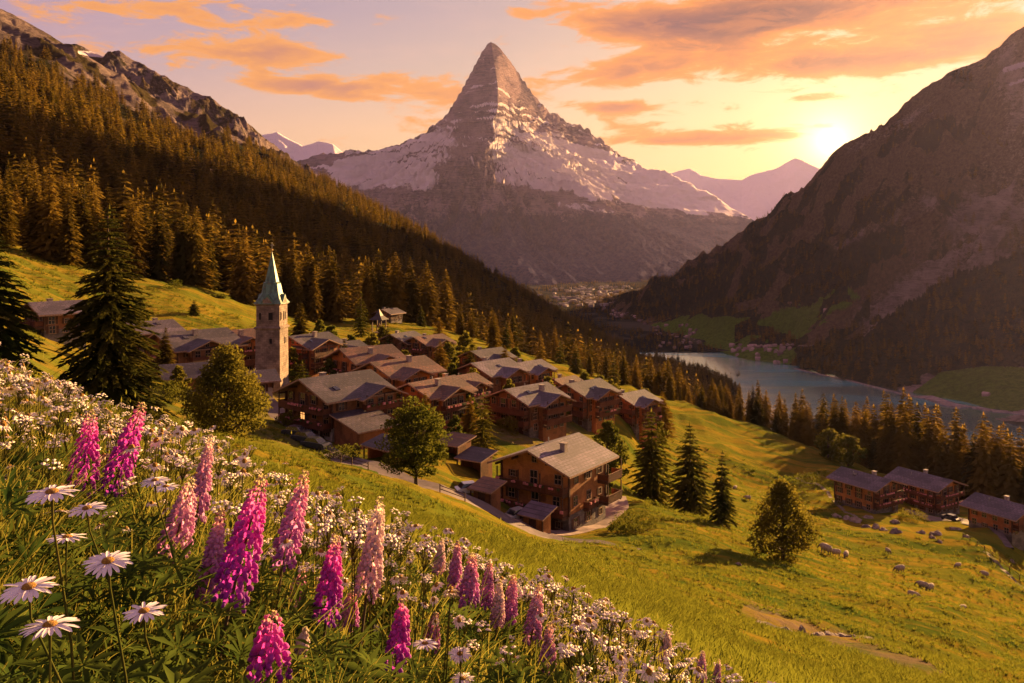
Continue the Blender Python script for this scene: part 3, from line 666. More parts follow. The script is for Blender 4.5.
# treeline beyond the crest on the right
tops = [(640, 352), (660, 362), (700, 378), (730, 382), (760, 387), (800, 394), (850, 396), (900, 395), (930, 404), (960, 420), (1000, 424), (1024, 436), (1100, 460)]
crY = [(640, 335), (700, 312), (760, 300), (850, 276), (960, 250), (1024, 238), (1100, 225)]
def I(tab, x): return float(np.interp(x, [a for a, _ in tab], [b for _, b in tab]))
far_rows = []
for row, (dY, k) in enumerate([(3, 50), (11, 48), (20, 30)]):
    for i in range(k):
        px = 648 + (1075 - 648) * (i + g.uniform(.1, .9)) / k
        Y = I(crY, px) + dY + g.uniform(-3, 5)
        loc = onground(px, Y, .5); top = (HOR - (I(tops, px) + g.normal(3, 7) + (10 if row == 0 else 0))) / F * Y
        h = top - loc.z
        if row == 0 and g.random() < .3: h *= g.uniform(.6, .85)
        copy_conifer(loc, max(h, 7), 'tall dark conifer in the dense row beyond the meadow crest by the lake', 'conifers along the far edge of the right meadow', wide=g.uniform(.85, 1.2))
# scattered trees at the forest foot behind the village
for i in range(34):
    px = g.uniform(440, 690); Y = g.uniform(285, 345) + (20 if px > 600 else 0)
    pyg = HOR - h1((px - 512) / F * Y, Y) / Y * F
    if 515 < px < 600 and g.random() < .5: continue
    copy_conifer(onground(px, Y, .4), g.uniform(9, 19), 'conifer growing loosely at the meadow edge behind the chalets', 'conifers scattered behind the village', g.uniform(.85, 1.2))
# trees of the left forest: the nearest as things, the others as one mass
X, Y, Zl, wood, PXg, PYg, V = LEFT
def scatter(grid, dens_fn, ymin, ymax, rng, keep=None):
    X, Y, Z, w_ = grid[:4]
    ax = (X[:-1, 1:] - X[:-1, :-1]); ay = (Y[1:, :-1] - Y[:-1, :-1]); area = np.abs(ax * ay)
    d = dens_fn(X[:-1, :-1], Y[:-1, :-1], Z[:-1, :-1]) * area * (w_[:-1, :-1] > .45)
    if keep is not None: d = d * keep[:-1, :-1]
    n = rng.poisson(d); idx = np.argwhere(n > 0); rep = n[n > 0]; idx = np.repeat(idx, rep, axis=0)
    fu = rng.random(len(idx)); fv = rng.random(len(idx)); i, j = idx[:, 0], idx[:, 1]
    def L_(A): return (A[i, j] * (1 - fu) * (1 - fv) + A[i, j + 1] * fu * (1 - fv) + A[i + 1, j] * (1 - fu) * fv + A[i + 1, j + 1] * fu * fv)
    return np.stack([L_(X), L_(Y), L_(Z)], 1)
ground_left = Hs(X[::4, ::4].ravel(), Y[::4, ::4].ravel()).reshape(X[::4, ::4].shape)
gl_full = np.kron(ground_left, np.ones((4, 4)))[:X.shape[0], :X.shape[1]]
vis = (Zl > gl_full - 3) & (PXg > -70)
pts = scatter((X, Y, Zl, wood), lambda x, y, z: 1 / 62.0 * np.clip(500 / y, .25, 1.0) * (V[:-1, :-1] < 3.9) * np.clip(1 + 1.6 * fbm(x / 45, y / 45, 3, 55), .12, 2.2), 0, 1e9, g, vis)
pts = pts[np.argsort(pts[:, 1])]
# along the meadow edge too
edge = []
for i in range(60):
    px = g.uniform(-30, 470); pyb = np.interp(px, [-30, 60, 150, 200, 340, 430, 470], [243, 262, 277, 284, 323, 322, 335]); Yb = np.interp(px, [-30, 60, 150, 200, 340, 430], [232, 236, 255, 270, 300, 335]) + g.uniform(0, 16)
    edge.append(onground(px, Yb, .3))
near_n = 0
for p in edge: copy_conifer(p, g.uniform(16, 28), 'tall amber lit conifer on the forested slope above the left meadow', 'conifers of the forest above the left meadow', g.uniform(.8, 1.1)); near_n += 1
far_pts = []
fp = (pts[:, 0] / pts[:, 1] * F + 512)
for p, q in zip(pts, fp):
    if near_n < 105 and p[1] < 330 and -40 < q < 560 and g.random() < .8:
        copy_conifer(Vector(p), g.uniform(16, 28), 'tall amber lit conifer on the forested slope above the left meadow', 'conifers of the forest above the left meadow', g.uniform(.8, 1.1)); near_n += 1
    else: far_pts.append((p[0], p[1], p[2], (g.uniform(12, 24) + 10 * g.random() ** 2) * 1.15 * (1 - .35 * min(1, p[1] / 1800))))
print('individual conifers', n_ind[0], 'forest mass left', len(far_pts))
# hidden slope between the crest and the lake, and the promontory
extra = []
for i in range(2200):
    px = g.uniform(560, 1100); Yx = math.exp(g.uniform(math.log(370), math.log(1080)))
    x = (px - 512) / F * Yx; extra.append((x, Yx))
ex = np.array(extra); ez = H(ex[:, 0], ex[:, 1])
for (x, yv), z in zip(extra, ez):
    if z > LZ + 1: far_pts.append((x, yv, z - .5, g.uniform(14, 22)))
LOWC = [conifer_mesh('forest_tree', 200 + i, 1.0, r, 15, 6, 3, M_FOR, .085, droop=.4, power=p, base=.02, fan=1) for i, (r, p) in enumerate([(.17, .8), (.21, .75), (.15, .9)])]
TINY = [conifer_mesh('forest_tree', 300 + i, 1.0, r, 8, 5, 2, M_FOR, .15, droop=.35, power=.8, base=.0, fan=1) for i, r in enumerate([.19, .23])]
def instanced(name, pts, meshes, squash=1.0, wide=1.0, kind='stuff'):
    """one object that repeats a few small meshes over many points"""
    A = np.array(pts); n = len(A)
    me = bpy.data.meshes.new(name); me.vertices.add(n); me.vertices.foreach_set('co', A[:, :3].astype(np.float32).ravel())
    rr_ = np.random.default_rng(len(A)); attr(me, 'sz', A[:, 3]); attr(me, 'wd', A[:, 3] * wide * rr_.uniform(.65, 1.35, n)); attr(me, 'rz', rr_.uniform(0, 6.283, n))
    attr(me, 'tx', A[:, 4] if A.shape[1] > 4 else np.zeros(n)); attr(me, 'ty', A[:, 5] if A.shape[1] > 5 else np.zeros(n))
    o = link(name, me); hid = bpy.data.collections.new(name + '_sources')
    for i, mm in enumerate(meshes):
        so = bpy.data.objects.new(name + '_source', mm); hid.objects.link(so)
    gt = bpy.data.node_groups.new(name, 'GeometryNodeTree')
    gt.interface.new_socket('Geometry', in_out='INPUT', socket_type='NodeSocketGeometry'); gt.interface.new_socket('Geometry', in_out='OUTPUT', socket_type='NodeSocketGeometry')
    q = NT(gt); gi = q.n('NodeGroupInput'); go = q.n('NodeGroupOutput')
    ci = q.n('GeometryNodeCollectionInfo', {'Separate Children': True, 'Reset Children': True}); ci.inputs[0].default_value = hid
    def na(nm): nd = q.n('GeometryNodeInputNamedAttribute', data_type='FLOAT'); nd.inputs[0].default_value = nm; return nd.outputs[0]
    rot = q.n('ShaderNodeCombineXYZ', {0: na('tx'), 1: na('ty'), 2: na('rz')}).outputs[0]
    sc = q.n('ShaderNodeCombineXYZ', {0: na('wd'), 1: na('wd'), 2: na('sz')}).outputs[0]
    rv = q.n('FunctionNodeRandomValue', data_type='INT'); rv.inputs[4].default_value = 0; rv.inputs[5].default_value = len(meshes) - 1
    ip = q.n('GeometryNodeInstanceOnPoints', {'Points': gi.outputs[0], 'Instance': ci.outputs[0], 'Rotation': rot, 'Scale': sc, 'Instance Index': rv.outputs[2]})
    ip.inputs['Pick Instance'].default_value = True
    gt.links.new(ip.outputs[0], go.inputs[0])
    md = o.modifiers.new('scatter', 'NODES'); md.node_group = gt
    if kind: tag(o, kind=kind)
    return o
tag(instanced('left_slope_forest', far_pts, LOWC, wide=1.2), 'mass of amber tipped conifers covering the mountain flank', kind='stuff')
X, Y, Zr, wood, PXg, PYg, V = RIGHT
pr = scatter((X, Y, Zr, wood), lambda x, y, z: 1 / 115.0 * np.clip(1900 / y, .3, 1) ** 1.5 * np.clip(wood[:-1, :-1] * 1.4 - .35, .05, 1) * (V[:-1, :-1] < 2.95) * (PXg[:-1, :-1] < 1090), 0, 1e9, g)
pr = np.c_[pr, g.uniform(14, 25, len(pr))]
X, Y, Zv, vw, PXv, PYv = VALLEY
pv_ = scatter((X, Y, Zv, vw), lambda x, y, z: 1 / 420.0 * np.clip(2600 / y, .15, 1) ** 2, 0, 1e9, g); pv_ = np.c_[pv_, g.uniform(10, 18, len(pv_))]
print('right forest', len(pr), 'valley', len(pv_))
tag(instanced('far_shore_forest', np.concatenate([pr, pv_]), TINY), 'dark conifer forest on the shaded mountain across the lake', kind='stuff')
# ------------------------------------------------------------------ building materials
def wood_mat(name, c1, c2, board=3.2, bump=.5):
    m, t = newmat(name)
    co = t.n('ShaderNodeTexCoord').outputs['Object']
    wv = t.n('ShaderNodeTexWave', {'Vector': co, 'Scale': board, 'Distortion': .4, 'Detail': 2.0}, bands_direction='Z', wave_profile='SAW').outputs[1]
    stn = t.noise(co, .35, 5, .7); gr = t.noise(t.n('ShaderNodeMapping', {'Vector': co, 'Scale': (1.2, 1.2, 9)}).outputs[0], 2.0, 5, .65)
    rnd = t.n('ShaderNodeObjectInfo').outputs['Random']
    col = t.mix(t.smooth(gr, .3, .7), c1, c2)
    col = t.mix(t.m('MULTIPLY', t.smooth(stn, .48, .62), .75), col, tuple(x * .38 for x in c1))
    bk = t.n('ShaderNodeTexVoronoi', {'Vector': t.n('ShaderNodeMapping', {'Vector': co, 'Scale': (.8, .8, .55)}).outputs[0], 'Scale': 1.0}, distance='CHEBYCHEV').outputs[1]
    col = t.mix(t.m('MULTIPLY', t.n('ShaderNodeSeparateColor', {0: bk}).outputs[0], .5), col, tuple(min(1, x * 1.7) for x in c1))
    col = t.mix(t.m('MULTIPLY', t.smooth(wv, .88, .98), .7), col, (.02, .012, .008))
    bp = t.n('ShaderNodeBump', {'Strength': bump, 'Distance': .04, 'Height': t.m('ADD', wv, gr)})
    out(t, t.n('ShaderNodeBsdfPrincipled', {'Base Color': col, 'Roughness': .75, 'Specular IOR Level': .25, 'Normal': bp.outputs[0]}).outputs[0]); return m
def roof_mat(name, c1, c2):
    m, t = newmat(name)
    co = t.n('ShaderNodeTexCoord').outputs['UV']
    br = t.n('ShaderNodeTexBrick', {'Vector': co, 'Scale': 1.0, 'Mortar Size': .06, 'Brick Width': .85, 'Row Height': .56, 'Color1': (*c1, 1), 'Color2': (*c2, 1), 'Mortar': (.035, .028, .028, 1), 'Bias': -.1}, offset=.5)
    ob = t.n('ShaderNodeTexCoord').outputs['Object']
    st = t.noise(ob, .22, 6, .68, .5); st2 = t.noise(ob, 2.2, 4, .6)
    col = t.mix(t.m('MULTIPLY', t.smooth(st, .42, .58), .75), br.outputs[0], tuple(x * .42 for x in c1))
    b2 = t.n('ShaderNodeTexBrick', {'Vector': t.n('ShaderNodeVectorMath', {0: co, 1: t.n('ShaderNodeTexNoise', {'Vector': ob, 'Scale': .8}).outputs[1]}, operation='ADD').outputs[0], 'Scale': 1.0, 'Mortar Size': .0, 'Brick Width': 3.4, 'Row Height': 2.3, 'Color1': (.55, .55, .6, 1), 'Color2': (1.35, 1.3, 1.3, 1)}, offset=.4).outputs[0]
    col = t.mix(1.0, col, b2, 'MULTIPLY')
    col = t.mix(t.m('MULTIPLY', t.smooth(st2, .58, .72), .45), col, (.26, .20, .19))
    bp = t.n('ShaderNodeBump', {'Strength': .6, 'Distance': .05, 'Height': t.m('SUBTRACT', 1.0, br.outputs[1])})
    out(t, t.n('ShaderNodeBsdfPrincipled', {'Base Color': col, 'Roughness': .62, 'Specular IOR Level': .45, 'Normal': bp.outputs[0]}).outputs[0]); return m
def stone_mat(name, c1, c2, sx=.9, sy=.45, bump=.7):
    m, t = newmat(name)
    co = t.n('ShaderNodeTexCoord').outputs['Object']
    s = t.n('ShaderNodeSeparateXYZ', {0: co}).outputs
    v = t.n('ShaderNodeCombineXYZ', {0: t.m('ADD', s[0], t.m('MULTIPLY', s[1], 1.0)), 1: s[2], 2: 0.0}).outputs[0]
    vv = t.n('ShaderNodeVectorMath', {0: v, 1: t.n('ShaderNodeVectorMath', {0: t.n('ShaderNodeTexNoise', {'Vector': co, 'Scale': 1.5}).outputs[1], 3: .25}, operation='SCALE').outputs[0]}, operation='ADD').outputs[0]
    br = t.n('ShaderNodeTexBrick', {'Vector': vv, 'Scale': 1.0, 'Mortar Size': .03, 'Brick Width': sx, 'Row Height': sy, 'Color1': (*c1, 1), 'Color2': (*c2, 1), 'Mortar': (*[x * .6 for x in c1], 1)}, offset=.5)
    st = t.noise(co, .5, 6, .7)
    col = t.mix(t.m('MULTIPLY', t.smooth(st, .4, .62), .8), br.outputs[0], tuple(x * .5 for x in c2))
    bp = t.n('ShaderNodeBump', {'Strength': bump, 'Distance': .06, 'Height': t.m('ADD', t.m('SUBTRACT', 1.0, br.outputs[1]), t.noise(co, 6, 4))})
    out(t, t.n('ShaderNodeBsdfPrincipled', {'Base Color': col, 'Roughness': .85, 'Specular IOR Level': .2, 'Normal': bp.outputs[0]}).outputs[0]); return m
WOODS = [wood_mat('larch_boards', (.42, .17, .05), (.24, .088, .028)), wood_mat('dark_boards', (.24, .10, .042), (.13, .054, .026)), wood_mat('red_boards', (.38, .135, .045), (.21, .07, .027)), wood_mat('golden_boards', (.40, .17, .055), (.23, .09, .035))]
M_BALC = wood_mat('balcony_boards', (.13, .045, .022), (.06, .024, .015), 6)
M_BEAM = plain('beams', (.09, .04, .022), (.05, .025, .015), 3, .8)
ROOFS = [roof_mat('slate_mauve', (.15, .115, .165), (.085, .068, .10)), roof_mat('slate_dark', (.09, .07, .095), (.052, .042, .058)), roof_mat('shingle_rust', (.22, .09, .05), (.11, .05, .035)), roof_mat('slate_pale', (.19, .145, .20), (.12, .095, .14))]
M_STONE = stone_mat('house_stone', (.22, .19, .17), (.12, .10, .095))
M_PLAST = plain('plaster', (.48, .40, .33), (.34, .27, .22), 1.2, .9, .2)
M_TRIM = plain('window_trim', (.36, .24, .16), (.22, .13, .08), 4, .7)
M_FASC = plain('roof_edge', (.34, .21, .14), (.2, .12, .08), 4, .7)
m, t = newmat('window_glass')
out(t, t.n('ShaderNodeBsdfPrincipled', {'Base Color': (.02, .02, .025, 1), 'Roughness': .12, 'Specular IOR Level': .8}).outputs[0]); M_GLASS = m
m, t = newmat('lit_glass'); out(t, t.n('ShaderNodeBsdfPrincipled', {'Base Color': (.5, .25, .08, 1), 'Roughness': .4, 'Emission Color': (1, .42, .12, 1), 'Emission Strength': .3}).outputs[0]); M_LIT = m
M_CHIM = plain('chimney_stone', (.34, .28, .25), (.22, .18, .16), 3, .9, .4)
M_METAL = plain('dull_metal', (.30, .28, .29), (.2, .19, .2), 5, .45, metal=.6)
# shared window meshes (frame, pane, shutters), wall in the xz plane facing -y
def window_meshes(w, h):
    b = MB(); f = .065
    b.box(-w / 2 - f, w / 2 + f, -.09, .03, h, h + f); b.box(-w / 2 - f - .05, w / 2 + f + .05, -.14, .03, -f, 0)
    b.box(-w / 2 - f, -w / 2, -.09, .03, 0, h); b.box(w / 2, w / 2 + f, -.09, .03, 0, h)
    b.box(-.03, .03, -.06, .02, 0, h); b.box(-w / 2, -.03, -.055, .02, h * .48, h * .54); b.box(.03, w / 2, -.055, .02, h * .48, h * .54)
    p = MB(); p.box(-w / 2 + .001, w / 2 - .001, -.03, .028, .001, h - .001)
    s = MB(); s.box(-w / 2 - f - w * .42, -w / 2 - f - .01, -.07, .0, -.02, h + .04); s.box(w / 2 + f + .01, w / 2 + f + w * .42, -.07, .0, -.02, h + .04)
    return b.mesh('window', M_TRIM), p.mesh('pane', M_GLASS), s.mesh('shutter', M_BEAM), (lambda q: (q.materials.clear(), q.materials.append(M_LIT), q)[2])(p.mesh('pane', M_GLASS))
WIN = {'std': window_meshes(1.0, 1.2), 'small': window_meshes(.7, .8), 'tall': window_meshes(1.1, 2.0)}
rg = random.Random(9)
FACES = {'front': lambda W_, L_, u: ((u, -L_ / 2, 0), 0.0), 'back': lambda W_, L_, u: ((-u, L_ / 2, 0), math.pi), 'right': lambda W_, L_, u: ((W_ / 2, u, 0), math.pi / 2), 'left': lambda W_, L_, u: ((-W_ / 2, -u, 0), -math.pi / 2)}
def add_window(root, W_, L_, side, u, z, kind='std', shutters=True, lit=False):
    loc, rz = FACES[side](W_, L_, u); fr, pa, sh, pl_ = WIN[kind]
    o = link('window', fr, root, (loc[0], loc[1], z), rz)
    link('pane', pl_ if lit else pa, o)
    if shutters: link('shutter', sh, o)
def add_balcony(root, W_, L_, side, u0, u1, z, depth=1.3, posts=True, mat=None, flowers=False):
    loc, rz = FACES[side](W_, L_, 0); M = Matrix.Translation(Vector((loc[0], loc[1], 0))) @ Matrix.Rotation(rz, 4, 'Z')
    b = MB(); b.box(u0, u1, -depth, -.02, z - .2, z, 0, M)
    n = max(2, int((u1 - u0) / 3) + 1)
    for i in range(n):
        x = u0 + .1 + (u1 - u0 - .2) * i / (n - 1); b.box(x - .08, x + .08, -depth * .95, -.02, z - .42, z - .202, 0, M)
    bal = b.obj('balcony', M_BEAM, root)
    r = MB(); k = max(4, int((u1 - u0) / .24))
    for i in range(k):
        x = u0 + (u1 - u0) * (i + .5) / k; r.box(x - .095, x + .095, -depth - .03, -depth + .02, z - .12, z + .88, 0, M)
    r.box(u0 - .05, u1 + .05, -depth - .09, -depth + .06, z + .882, z + .96, 0, M)
    for x in (u0, u1):
        r.box(x - .03, x + .03, -depth + .021, -.03, z + .1, z + .88, 0, M)
    r.obj('railing', mat or M_BALC, bal)
    if posts:
        p = MB()
        for i in range(n):
            x = u0 + .1 + (u1 - u0 - .2) * i / (n - 1); p.box(x - .07, x + .07, -depth + .03, -depth + .17, z + .01, z + 2.35, 0, M)
        p.obj('post', M_BEAM, bal)
    if flowers:
        f = MB()
        for i in range(int((u1 - u0) * 2)):
            x = rg.uniform(u0, u1); s_ = rg.uniform(.12, .22); f.box(x - s_, x + s_, -depth - .28, -depth - .1, z + .6, z + .6 + s_ * 1.6, rg.choice((0, 0, 1)), M)
        f.obj('flower_box', [M_FLW1, M_FLW2], bal)
M_FLW1 = plain('box_flowers', (.55, .30, .30), (.5, .07, .09), 14, .8); M_FLW2 = plain('box_leaves', (.05, .07, .02), (.03, .04, .01), 12, .8)
def prism_roof(Wd, L_, he, rise, ov, ovf, th=.26):
    """two pitched slabs; returns a mesh with UVs running down the slope"""
    a = math.atan2(rise, Wd / 2); b = MB(); x1 = Wd / 2 + ov; zr = he + rise + .05; ze = zr - x1 * math.tan(a); y0, y1 = -L_ / 2 - ovf, L_ / 2 + ovf
    for s in (-1, 1):
        k = [(0, y0, zr), (s * x1, y0, ze), (s * x1, y1, ze), (0, y1, zr), (0, y0, zr + th), (s * x1, y0, ze + th), (s * x1, y1, ze + th), (0, y1, zr + th)]
        fs = [(0, 3, 2, 1), (4, 5, 6, 7), (0, 1, 5, 4), (1, 2, 6, 5), (2, 3, 7, 6), (3, 0, 4, 7)]
        if s < 0: fs = [tuple(reversed(f)) for f in fs]
        b.add(k, [fs[1]], 0); b.v = b.v; b.add(k, [fs[0], fs[2], fs[3], fs[4]], 1)
    return b, (lambda x: zr + th - abs(x) * math.tan(a)), a
def uv_slope(me, a):
    uv = me.uv_layers.new(name='UVMap')
    for p in me.polygons:
        for li in p.loop_indices:
            c = me.vertices[me.loops[li].vertex_index].co
            uv.data[li].uv = (c.y, abs(c.x) / math.cos(a) + (0 if p.material_index == 0 else c.z))
def chalet(label, px, pyb, Y, W_, L_, he, yaw, storeys=3, pitch=21, wood=0, roof=0, stone=1.6, ov=1.3, ovf=1.6, balc=('front',), winf=3, wins=3, annex=None, lit=(), solar=False, name='wooden_chalet', group=None, win_sides=('front', 'right'), chim=1, flowers=False, z=None, cat='chalet', plaster=False, sides_part=None, cross=None):
    loc = P(px, pyb, Y); gz_ = h1(loc.x, loc.y); loc.z = gz_ if z is None else z
    root = tag(empty(name, loc, R(yaw)), label, cat, group)
    rise = W_ / 2 * math.tan(R(pitch)); b = MB()
    b.box(-W_ / 2, W_ / 2, -L_ / 2, L_ / 2, -6, stone); b.obj('stone_base', M_PLAST if plaster else M_STONE, root)
    i = .06; b = MB(); w2, l2 = W_ / 2 - i, L_ / 2 - i
    pf = [(-w2, -l2, stone + .003), (w2, -l2, stone + .003), (w2, -l2, he), (0, -l2, he + rise), (-w2, -l2, he)]
    b.add(pf + [(x, l2, z_) for x, _, z_ in pf], [(0, 1, 2, 3, 4), (9, 8, 7, 6, 5), (0, 5, 6, 1), (1, 6, 7, 2), (2, 7, 8, 3), (3, 8, 9, 4), (4, 9, 5, 0)])
    b.obj('wall', WOODS[wood], root)
    # corner boards and floor beams stand proud of the walls
    c = MB()
    for x in (-1, 1):
        for y in (-1, 1): c.box(x * W_ / 2 - .13, x * W_ / 2 + .13, y * L_ / 2 - .13, y * L_ / 2 + .13, stone - .1, he - .05)
    c.obj('corner_post', M_BEAM, root)
    rb, zt, a = prism_roof(W_, L_, he, rise, ov, ovf); me = rb.mesh('roof', [ROOFS[roof], M_FASC]); uv_slope(me, a); rf = link('roof', me, root)
    bm_ = MB()
    for x in (-W_ / 2, -W_ / 4, 0, W_ / 4, W_ / 2):
        zz = zt(x) - .55
        for y0, y1 in ((-L_ / 2 - ovf * .8, -L_ / 2), (L_ / 2, L_ / 2 + ovf * .8)): bm_.box(x - .11, x + .11, y0, y1, zz - .12, zz + .14)
    bm_.obj('purlin', M_BEAM, root)
    for k in range(chim):
        x = rg.uniform(.12, .3) * W_ * rg.choice((-1, 1)); y = rg.uniform(-.25, .3) * L_; cm = MB(); s_ = .38
        cm.box(x - s_, x + s_, y - s_, y + s_, zt(x) - .8, zt(x) + .95); cm.box(x - s_ - .1, x + s_ + .1, y - s_ - .1, y + s_ + .1, zt(x) + .953, zt(x) + 1.08)
        cm.obj('chimney', M_CHIM, rf)
    for k in range(rg.choice((1, 2, 2))):
        sgn = rg.choice((-1, 1)); x = sgn * W_ * rg.uniform(.12, .36); y = rg.uniform(-.3, .3) * L_; Mx = Matrix.Translation(Vector((x, y, zt(x)))) @ Matrix.Rotation(sgn * a, 4, 'Y')
        sk = MB(); sk.box(-.55, .55, -.4, .4, -.05, .12, 0, Mx); sk.obj('skylight', M_GLASS, rf)
    v = MB(); x = -W_ * .2; y = L_ * .2; v.tube([(x, y, zt(x) - .1), (x, y, zt(x) + .7)], .09, 6); v.obj('vent_pipe', M_METAL, rf)
    if solar:
        for k in range(3):
            x = W_ * .25; y = -L_ * .25 + k * 1.3; Mx = Matrix.Translation(Vector((x, y, zt(x)))) @ Matrix.Rotation(a, 4, 'Y')
            sk = MB(); sk.box(-.8, .8, -.55, .55, .02, .1, 0, Mx); sk.obj('solar_panel', M_GLASS, rf)
    sh = (he - stone * .0) / storeys
    nl = 0
    for side in win_sides:
        span = W_ if side in ('front', 'back') else L_; n = winf if side in ('front', 'back') else wins
        for s in range(storeys):
            zf = s * sh + .95
            for i2 in range(n):
                u = -span / 2 + span * (i2 + .5) / n + rg.uniform(-.15, .15)
                if abs(u) > span / 2 - .9: continue
                if zf + 1.3 > he - .25 and side in ('left', 'right'): zf = he - 1.75
                nl += 1
                tall = (side in balc) and s > 0 and i2 % 2 == 1
                add_window(root, W_, L_, side, u, zf - (.75 if tall else 0), 'tall' if tall else ('std' if rg.random() < .8 else 'small'), rg.random() < .6, lit=nl in lit)
        if side in ('front', 'back') and rise > 1.4:
            add_window(root, W_, L_, side, -.0, he + rise * .22, 'small', False)
    for side in balc:
        span = W_ if side in ('front', 'back') else L_
        for s in range(1, storeys):
            lo, hi = (-span / 2 + .1, span / 2 - .1) if side in ('front', 'back') else ((sides_part or (-.48, .48))[0] * span, (sides_part or (-.48, .48))[1] * span)
            add_balcony(root, W_, L_, side, lo, hi, s * sh, 1.45 if side in ('front', 'back') else 1.0, posts=(s < storeys - 0), flowers=flowers or rg.random() < .3)
    d = MB(); l0, rz0 = FACES['front'](W_, L_, W_ * .3); Mx = Matrix.Translation(Vector((l0[0], l0[1], 0)))
    d.box(-.5, .5, -.07, .02, .02, 2.05, 0, Mx); dd = d.obj('door', M_BEAM, root); hh = MB(); hh.box(.34, .44, -.13, -.071, 1.0, 1.06, 0, Mx); hh.obj('handle', M_METAL, dd)
    if cross:
        cy_, wc, out_ = cross; hc = he - .25; rc = wc / 2 * math.tan(a); x1 = W_ / 2 + out_
        wb = MB(); pf = [(x1, cy_ - wc / 2, -6), (x1, cy_ + wc / 2, -6), (x1, cy_ + wc / 2, hc), (x1, cy_, hc + rc), (x1, cy_ - wc / 2, hc)]
        wb.add(pf + [(W_ * .1, y, z_) for _, y, z_ in pf], [(0, 1, 2, 3, 4), (9, 8, 7, 6, 5), (0, 5, 6, 1), (1, 6, 7, 2), (2, 7, 8, 3), (3, 8, 9, 4), (4, 9, 5, 0)]); wb.obj('wing', WOODS[wood], root)
        r2 = MB(); e = 1.1; xo = x1 + 1.5; xi = W_ * .06; th2 = .22; ye = wc / 2 + e; zr2 = hc + rc + .06; ze2 = zr2 - ye * math.tan(a)
        for s_ in (-1, 1):
            k8 = [(xi, cy_, zr2), (xo, cy_, zr2), (xo, cy_ + s_ * ye, ze2), (xi, cy_ + s_ * ye, ze2)]; k8 = k8 + [(x, y, z_ + th2) for x, y, z_ in k8]
            fs = [(0, 3, 2, 1), (4, 5, 6, 7), (0, 1, 5, 4), (1, 2, 6, 5), (2, 3, 7, 6), (3, 0, 4, 7)]
            if s_ < 0: fs = [tuple(reversed(f)) for f in fs]
            r2.add(k8, [fs[1]], 0); r2.add(k8, [fs[0], fs[2], fs[3], fs[4]], 1)
        rm = r2.mesh('wing_roof', [ROOFS[roof], M_FASC]); uv = rm.uv_layers.new(name='UVMap')
        for p in rm.polygons:
            for li in p.loop_indices: c_ = rm.vertices[rm.loops[li].vertex_index].co; uv.data[li].uv = (c_.x, abs(c_.y - cy_) / math.cos(a))
        link('wing_roof', rm, root)
        WX = 2 * x1
        for s2 in range(storeys):
            for u in (-wc * .28, wc * .02, wc * .3): add_window(root, WX, L_, 'right', cy_ + u, min(s2 * sh + .9, hc - 1.6), 'std', rg.random() < .5, lit=False)
            if s2: add_balcony(root, WX, L_, 'right', cy_ - wc / 2 - .2, cy_ + wc / 2 + .2, s2 * sh, 1.2, flowers=rg.random() < .5)
        add_window(root, WX, L_, 'right', cy_, hc + rc * .2, 'small', False)
    if annex:
        for (x0, x1, y0, y1, h0, h1_) in annex:      # lean-to with its own pent roof, falling away from the house along x
            an = MB(); an.add([(x0, y0, -6), (x1, y0, -6), (x1, y1, -6), (x0, y1, -6), (x0, y0, h0), (x1, y0, h1_), (x1, y1, h1_), (x0, y1, h0)], [(0, 3, 2, 1), (4, 5, 6, 7), (0, 1, 5, 4), (1, 2, 6, 5), (2, 3, 7, 6), (3, 0, 4, 7)]); an.obj('annex', WOODS[1], root)
            e = .9; k = (h1_ - h0) / (x1 - x0); ar = MB(); xa, xb = x0 - (.0 if abs(x0) < abs(x1) else e), x1 + (e if abs(x0) < abs(x1) else 0); za, zb = h0 + (xa - x0) * k + .05, h0 + (xb - x0) * k + .05
            ar.add([(xa, y0 - e, za), (xb, y0 - e, zb), (xb, y1 + e, zb), (xa, y1 + e, za), (xa, y0 - e, za + .2), (xb, y0 - e, zb + .2), (xb, y1 + e, zb + .2), (xa, y1 + e, za + .2)], [(4, 5, 6, 7)], 0)
            ar.add(ar.v[-8:], [(0, 3, 2, 1), (0, 1, 5, 4), (1, 2, 6, 5), (2, 3, 7, 6), (3, 0, 4, 7)], 1)
            am_ = ar.mesh('annex_roof', [ROOFS[roof], M_FASC]); uv_slope(am_, .3); link('annex_roof', am_, root)
    return root
VG = 'chalets of the village'
# the large house in front
def C(label, px, pyb, Y, W_, L_, he, yaw, **k):
    k['ov'] = k.get('ov', 1.3) * .8; k['ovf'] = k.get('ovf', 1.6) * .8
    if k.get('cross'): a_, b_, c_ = k['cross']; k['cross'] = (a_ * .86, b_ * .86, c_ * .9)
    return chalet(label, px, pyb, Y, W_ * .87, L_ * .84, he * .97, yaw, group=VG, **k)
h = chalet('large three storey wooden house with mauve slate roof standing alone beside the lane', 554, 516, 118, 10.8, 9.8, 8.6, -35, 3, 21, 3, 3, 2.8, 1.2, 1.8, ('front',), 3, 3, name='wooden_house', cat='house', flowers=True)
add_balcony(h, 10.8, 9.8, 'right', 2.6, 6.6, 2.9, 1.7); add_balcony(h, 10.8, 9.8, 'right', 2.6, 6.6, 5.8, 1.7)
add_balcony(h, 10.8, 9.8, 'right', -1.2, 1.6, 2.9, .8, posts=False, flowers=True)
C('big dark chalet with wide slate roof and cars parked before its front', 336, 432, 131, 13.5, 12, 6.6, -42, storeys=3, wood=1, roof=1, stone=2.2, ov=1.5, ovf=2.2, winf=4, lit=(6, 2), annex=[(6.7, 12.5, -5.2, 1.0, 4.3, 2.8)], chim=1, flowers=True, plaster=True, cross=(3.6, 7.5, 1.0))
C('brown chalet with rust roof directly behind the round leafy tree', 432, 420, 146, 10, 11, 5.2, -38, wood=2, roof=2, storeys=2, cross=(0, 7, .8))
